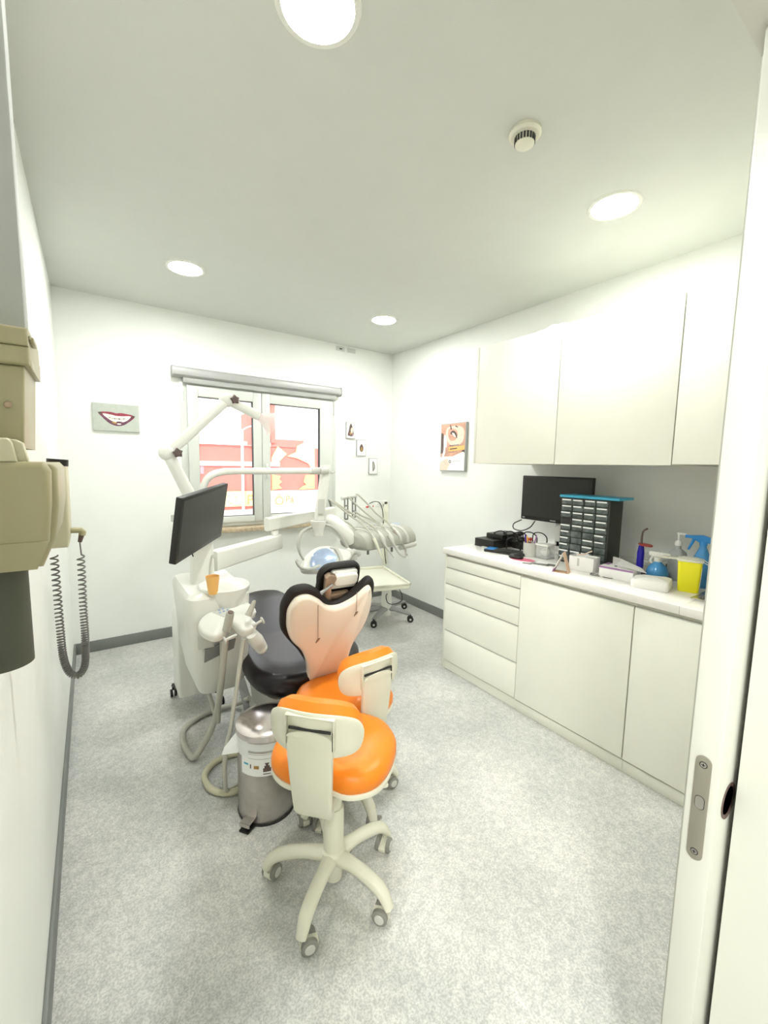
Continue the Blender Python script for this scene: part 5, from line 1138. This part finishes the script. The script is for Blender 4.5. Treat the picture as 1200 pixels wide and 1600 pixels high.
# small spray bottle (blue, white trigger)
u0 = V(2.47, 0.965, CZ); r_ = root('spray_bottle', tuple(u0), 'small round blue spray bottle with a white trigger head', 'spray bottle', 'spray bottles on the counter'); m_ = Matrix.Translation(u0)
obj('bottle_body', G().lathe([(0, 0), (0.045, 0), (0.052, 0.01), (0.052, 0.045), (0.042, 0.075), (0.020, 0.095), (0.017, 0.105), (0, 0.105)], m_, 28), 'bluebot', r_)
g = G(); g.lathe([(0.018, 0.103), (0.019, 0.125), (0, 0.125)], m_, 20)
hm_ = frame(u0+V(0, 0, 0.125), (-0.3, 1, 0), (0, 0, 1)); g.box((-0.055, -0.011, 0), (0.035, 0.011, 0.028), 0.007, hm_).box((0.02, -0.011, 0.006), (0.045, 0.011, 0.03), 0.006, hm_)
obj('trigger_head', g, 'plastic', r_)
g = G(); g.tube([hm_ @ V(0.025, 0, 0.004), hm_ @ V(0.035, 0, -0.02), hm_ @ V(0.028, 0, -0.035)], [0.006, 0.006, 0.004], 8); obj('trigger', g, 'plastic', r_)
# dark little bottle beside
g = G(); g.lathe([(0, 0), (0.022, 0), (0.022, 0.04), (0.012, 0.05), (0.012, 0.062), (0, 0.062)], Matrix.Translation(V(2.66, 0.985, CZ)), 20)
tag(obj('dropper_bottle', g, 'blackp'), 'little black bottle behind the small blue spray bottle', 'bottle')
# soap bottle
u0 = V(2.575, 0.915, CZ); r_ = root('soap_dispenser', tuple(u0), 'clear grey pump bottle with a white pump top between the spray bottles', 'bottle'); m_ = Matrix.Translation(u0)
g = G(); g.loft([[(x, y, z) for x, y in rrect(0.080*s, 0.074*s, 0.018, 4)] for s, z in ((0.95, 0), (1, 0.008), (1, 0.135), (0.9, 0.152), (0.5, 0.168), (0.36, 0.172), (0.36, 0.19))], m_); obj('bottle_body', g, 'clearg', r_)
g = G(); g.lathe([(0.016, 0.188), (0.017, 0.206), (0.012, 0.214), (0.006, 0.216), (0.006, 0.246), (0.010, 0.247), (0.010, 0.258), (0, 0.258)], m_, 20); g.tube([u0+V(0, 0, 0.252), u0+V(-0.01, -0.03, 0.253), u0+V(-0.014, -0.045, 0.247)], [0.007, 0.006, 0.004], 10); obj('pump', g, 'plastic', r_)
# sharps container
u0 = V(2.385, 0.790, CZ); r_ = root('sharps_container', tuple(u0), 'bright yellow sharps container with pale lid on the counter', 'container')
um = frame(u0, (0.3, -1, 0), (0, 0, 1))
g = G(); g.loft([[(x, y, z) for x, y in rrect(0.098*s, 0.080*s, 0.012, 4)] for s, z in ((0.80, 0), (0.86, 0.004), (1.0, 0.150))], um); obj('tub', g, 'yellow', r_)
g = G(); g.prism(rrect(0.108, 0.090, 0.016, 4), 0.150, 0.162, um, 0.004).prism(rrect(0.07, 0.06, 0.02, 4), 0.162, 0.168, um, 0.003).box((-0.115, -0.018, 0.152), (-0.04, 0.022, 0.160), 0.003, um); obj('lid', g, 'cream', r_)
g = G(); g.tube([um @ V(0.054, -0.03, 0.154), um @ V(0.074, -0.02, 0.142), um @ V(0.076, 0.02, 0.142), um @ V(0.054, 0.032, 0.154)], 0.002, 6); obj('lid_ring', g, 'plastic', r_)
g = G(); g.loft([[(0.0435, -0.026, 0.03), (0.0455, -0.026, 0.03), (0.0455, 0.026, 0.03), (0.0435, 0.026, 0.03)], [(0.0475, -0.028, 0.12), (0.0495, -0.028, 0.12), (0.0495, 0.028, 0.12), (0.0475, 0.028, 0.12)]], um); g.mi = 1; g.box((0.0455, -0.02, 0.05), (0.0478, 0.02, 0.065), 0, um); obj('sticker', g, ['label', 'grey'], r_)
# big blue spray bottle
u0 = V(2.53, 0.790, CZ); r_ = root('spray_bottle', tuple(u0), 'tall all blue trigger spray bottle at the right end of the counter', 'spray bottle', 'spray bottles on the counter'); m_ = Matrix.Translation(u0)
obj('bottle_body', G().lathe([(0, 0), (0.038, 0), (0.042, 0.008), (0.042, 0.11), (0.036, 0.15), (0.020, 0.19), (0.015, 0.205), (0.015, 0.215), (0, 0.215)], m_, 28), 'bluebot', r_)
hm_ = frame(u0+V(0, 0, 0.213), (-0.35, 1, 0), (0, 0, 1)); g = G(); g.lathe([(0.017, 0), (0.017, 0.02), (0, 0.02)], hm_, 16)
g.prism([(-0.035, 0.012), (-0.030, 0.040), (0.0, 0.052), (0.045, 0.048), (0.068, 0.046), (0.068, 0.034), (0.040, 0.030), (0.020, 0.014)], -0.012, 0.012, hm_ @ Matrix.Rotation(PI/2, 4, 'X'), 0.003); g.cyl(hm_ @ V(0.066, 0, 0.040), hm_ @ V(0.078, 0, 0.040), 0.008); obj('trigger_head', g, 'blue', r_)
g = G(); g.tube([hm_ @ V(0.038, 0, 0.034), hm_ @ V(0.048, 0, 0.005), hm_ @ V(0.060, 0, -0.028)], [0.008, 0.007, 0.005], 10); obj('trigger', g, 'blue', r_)
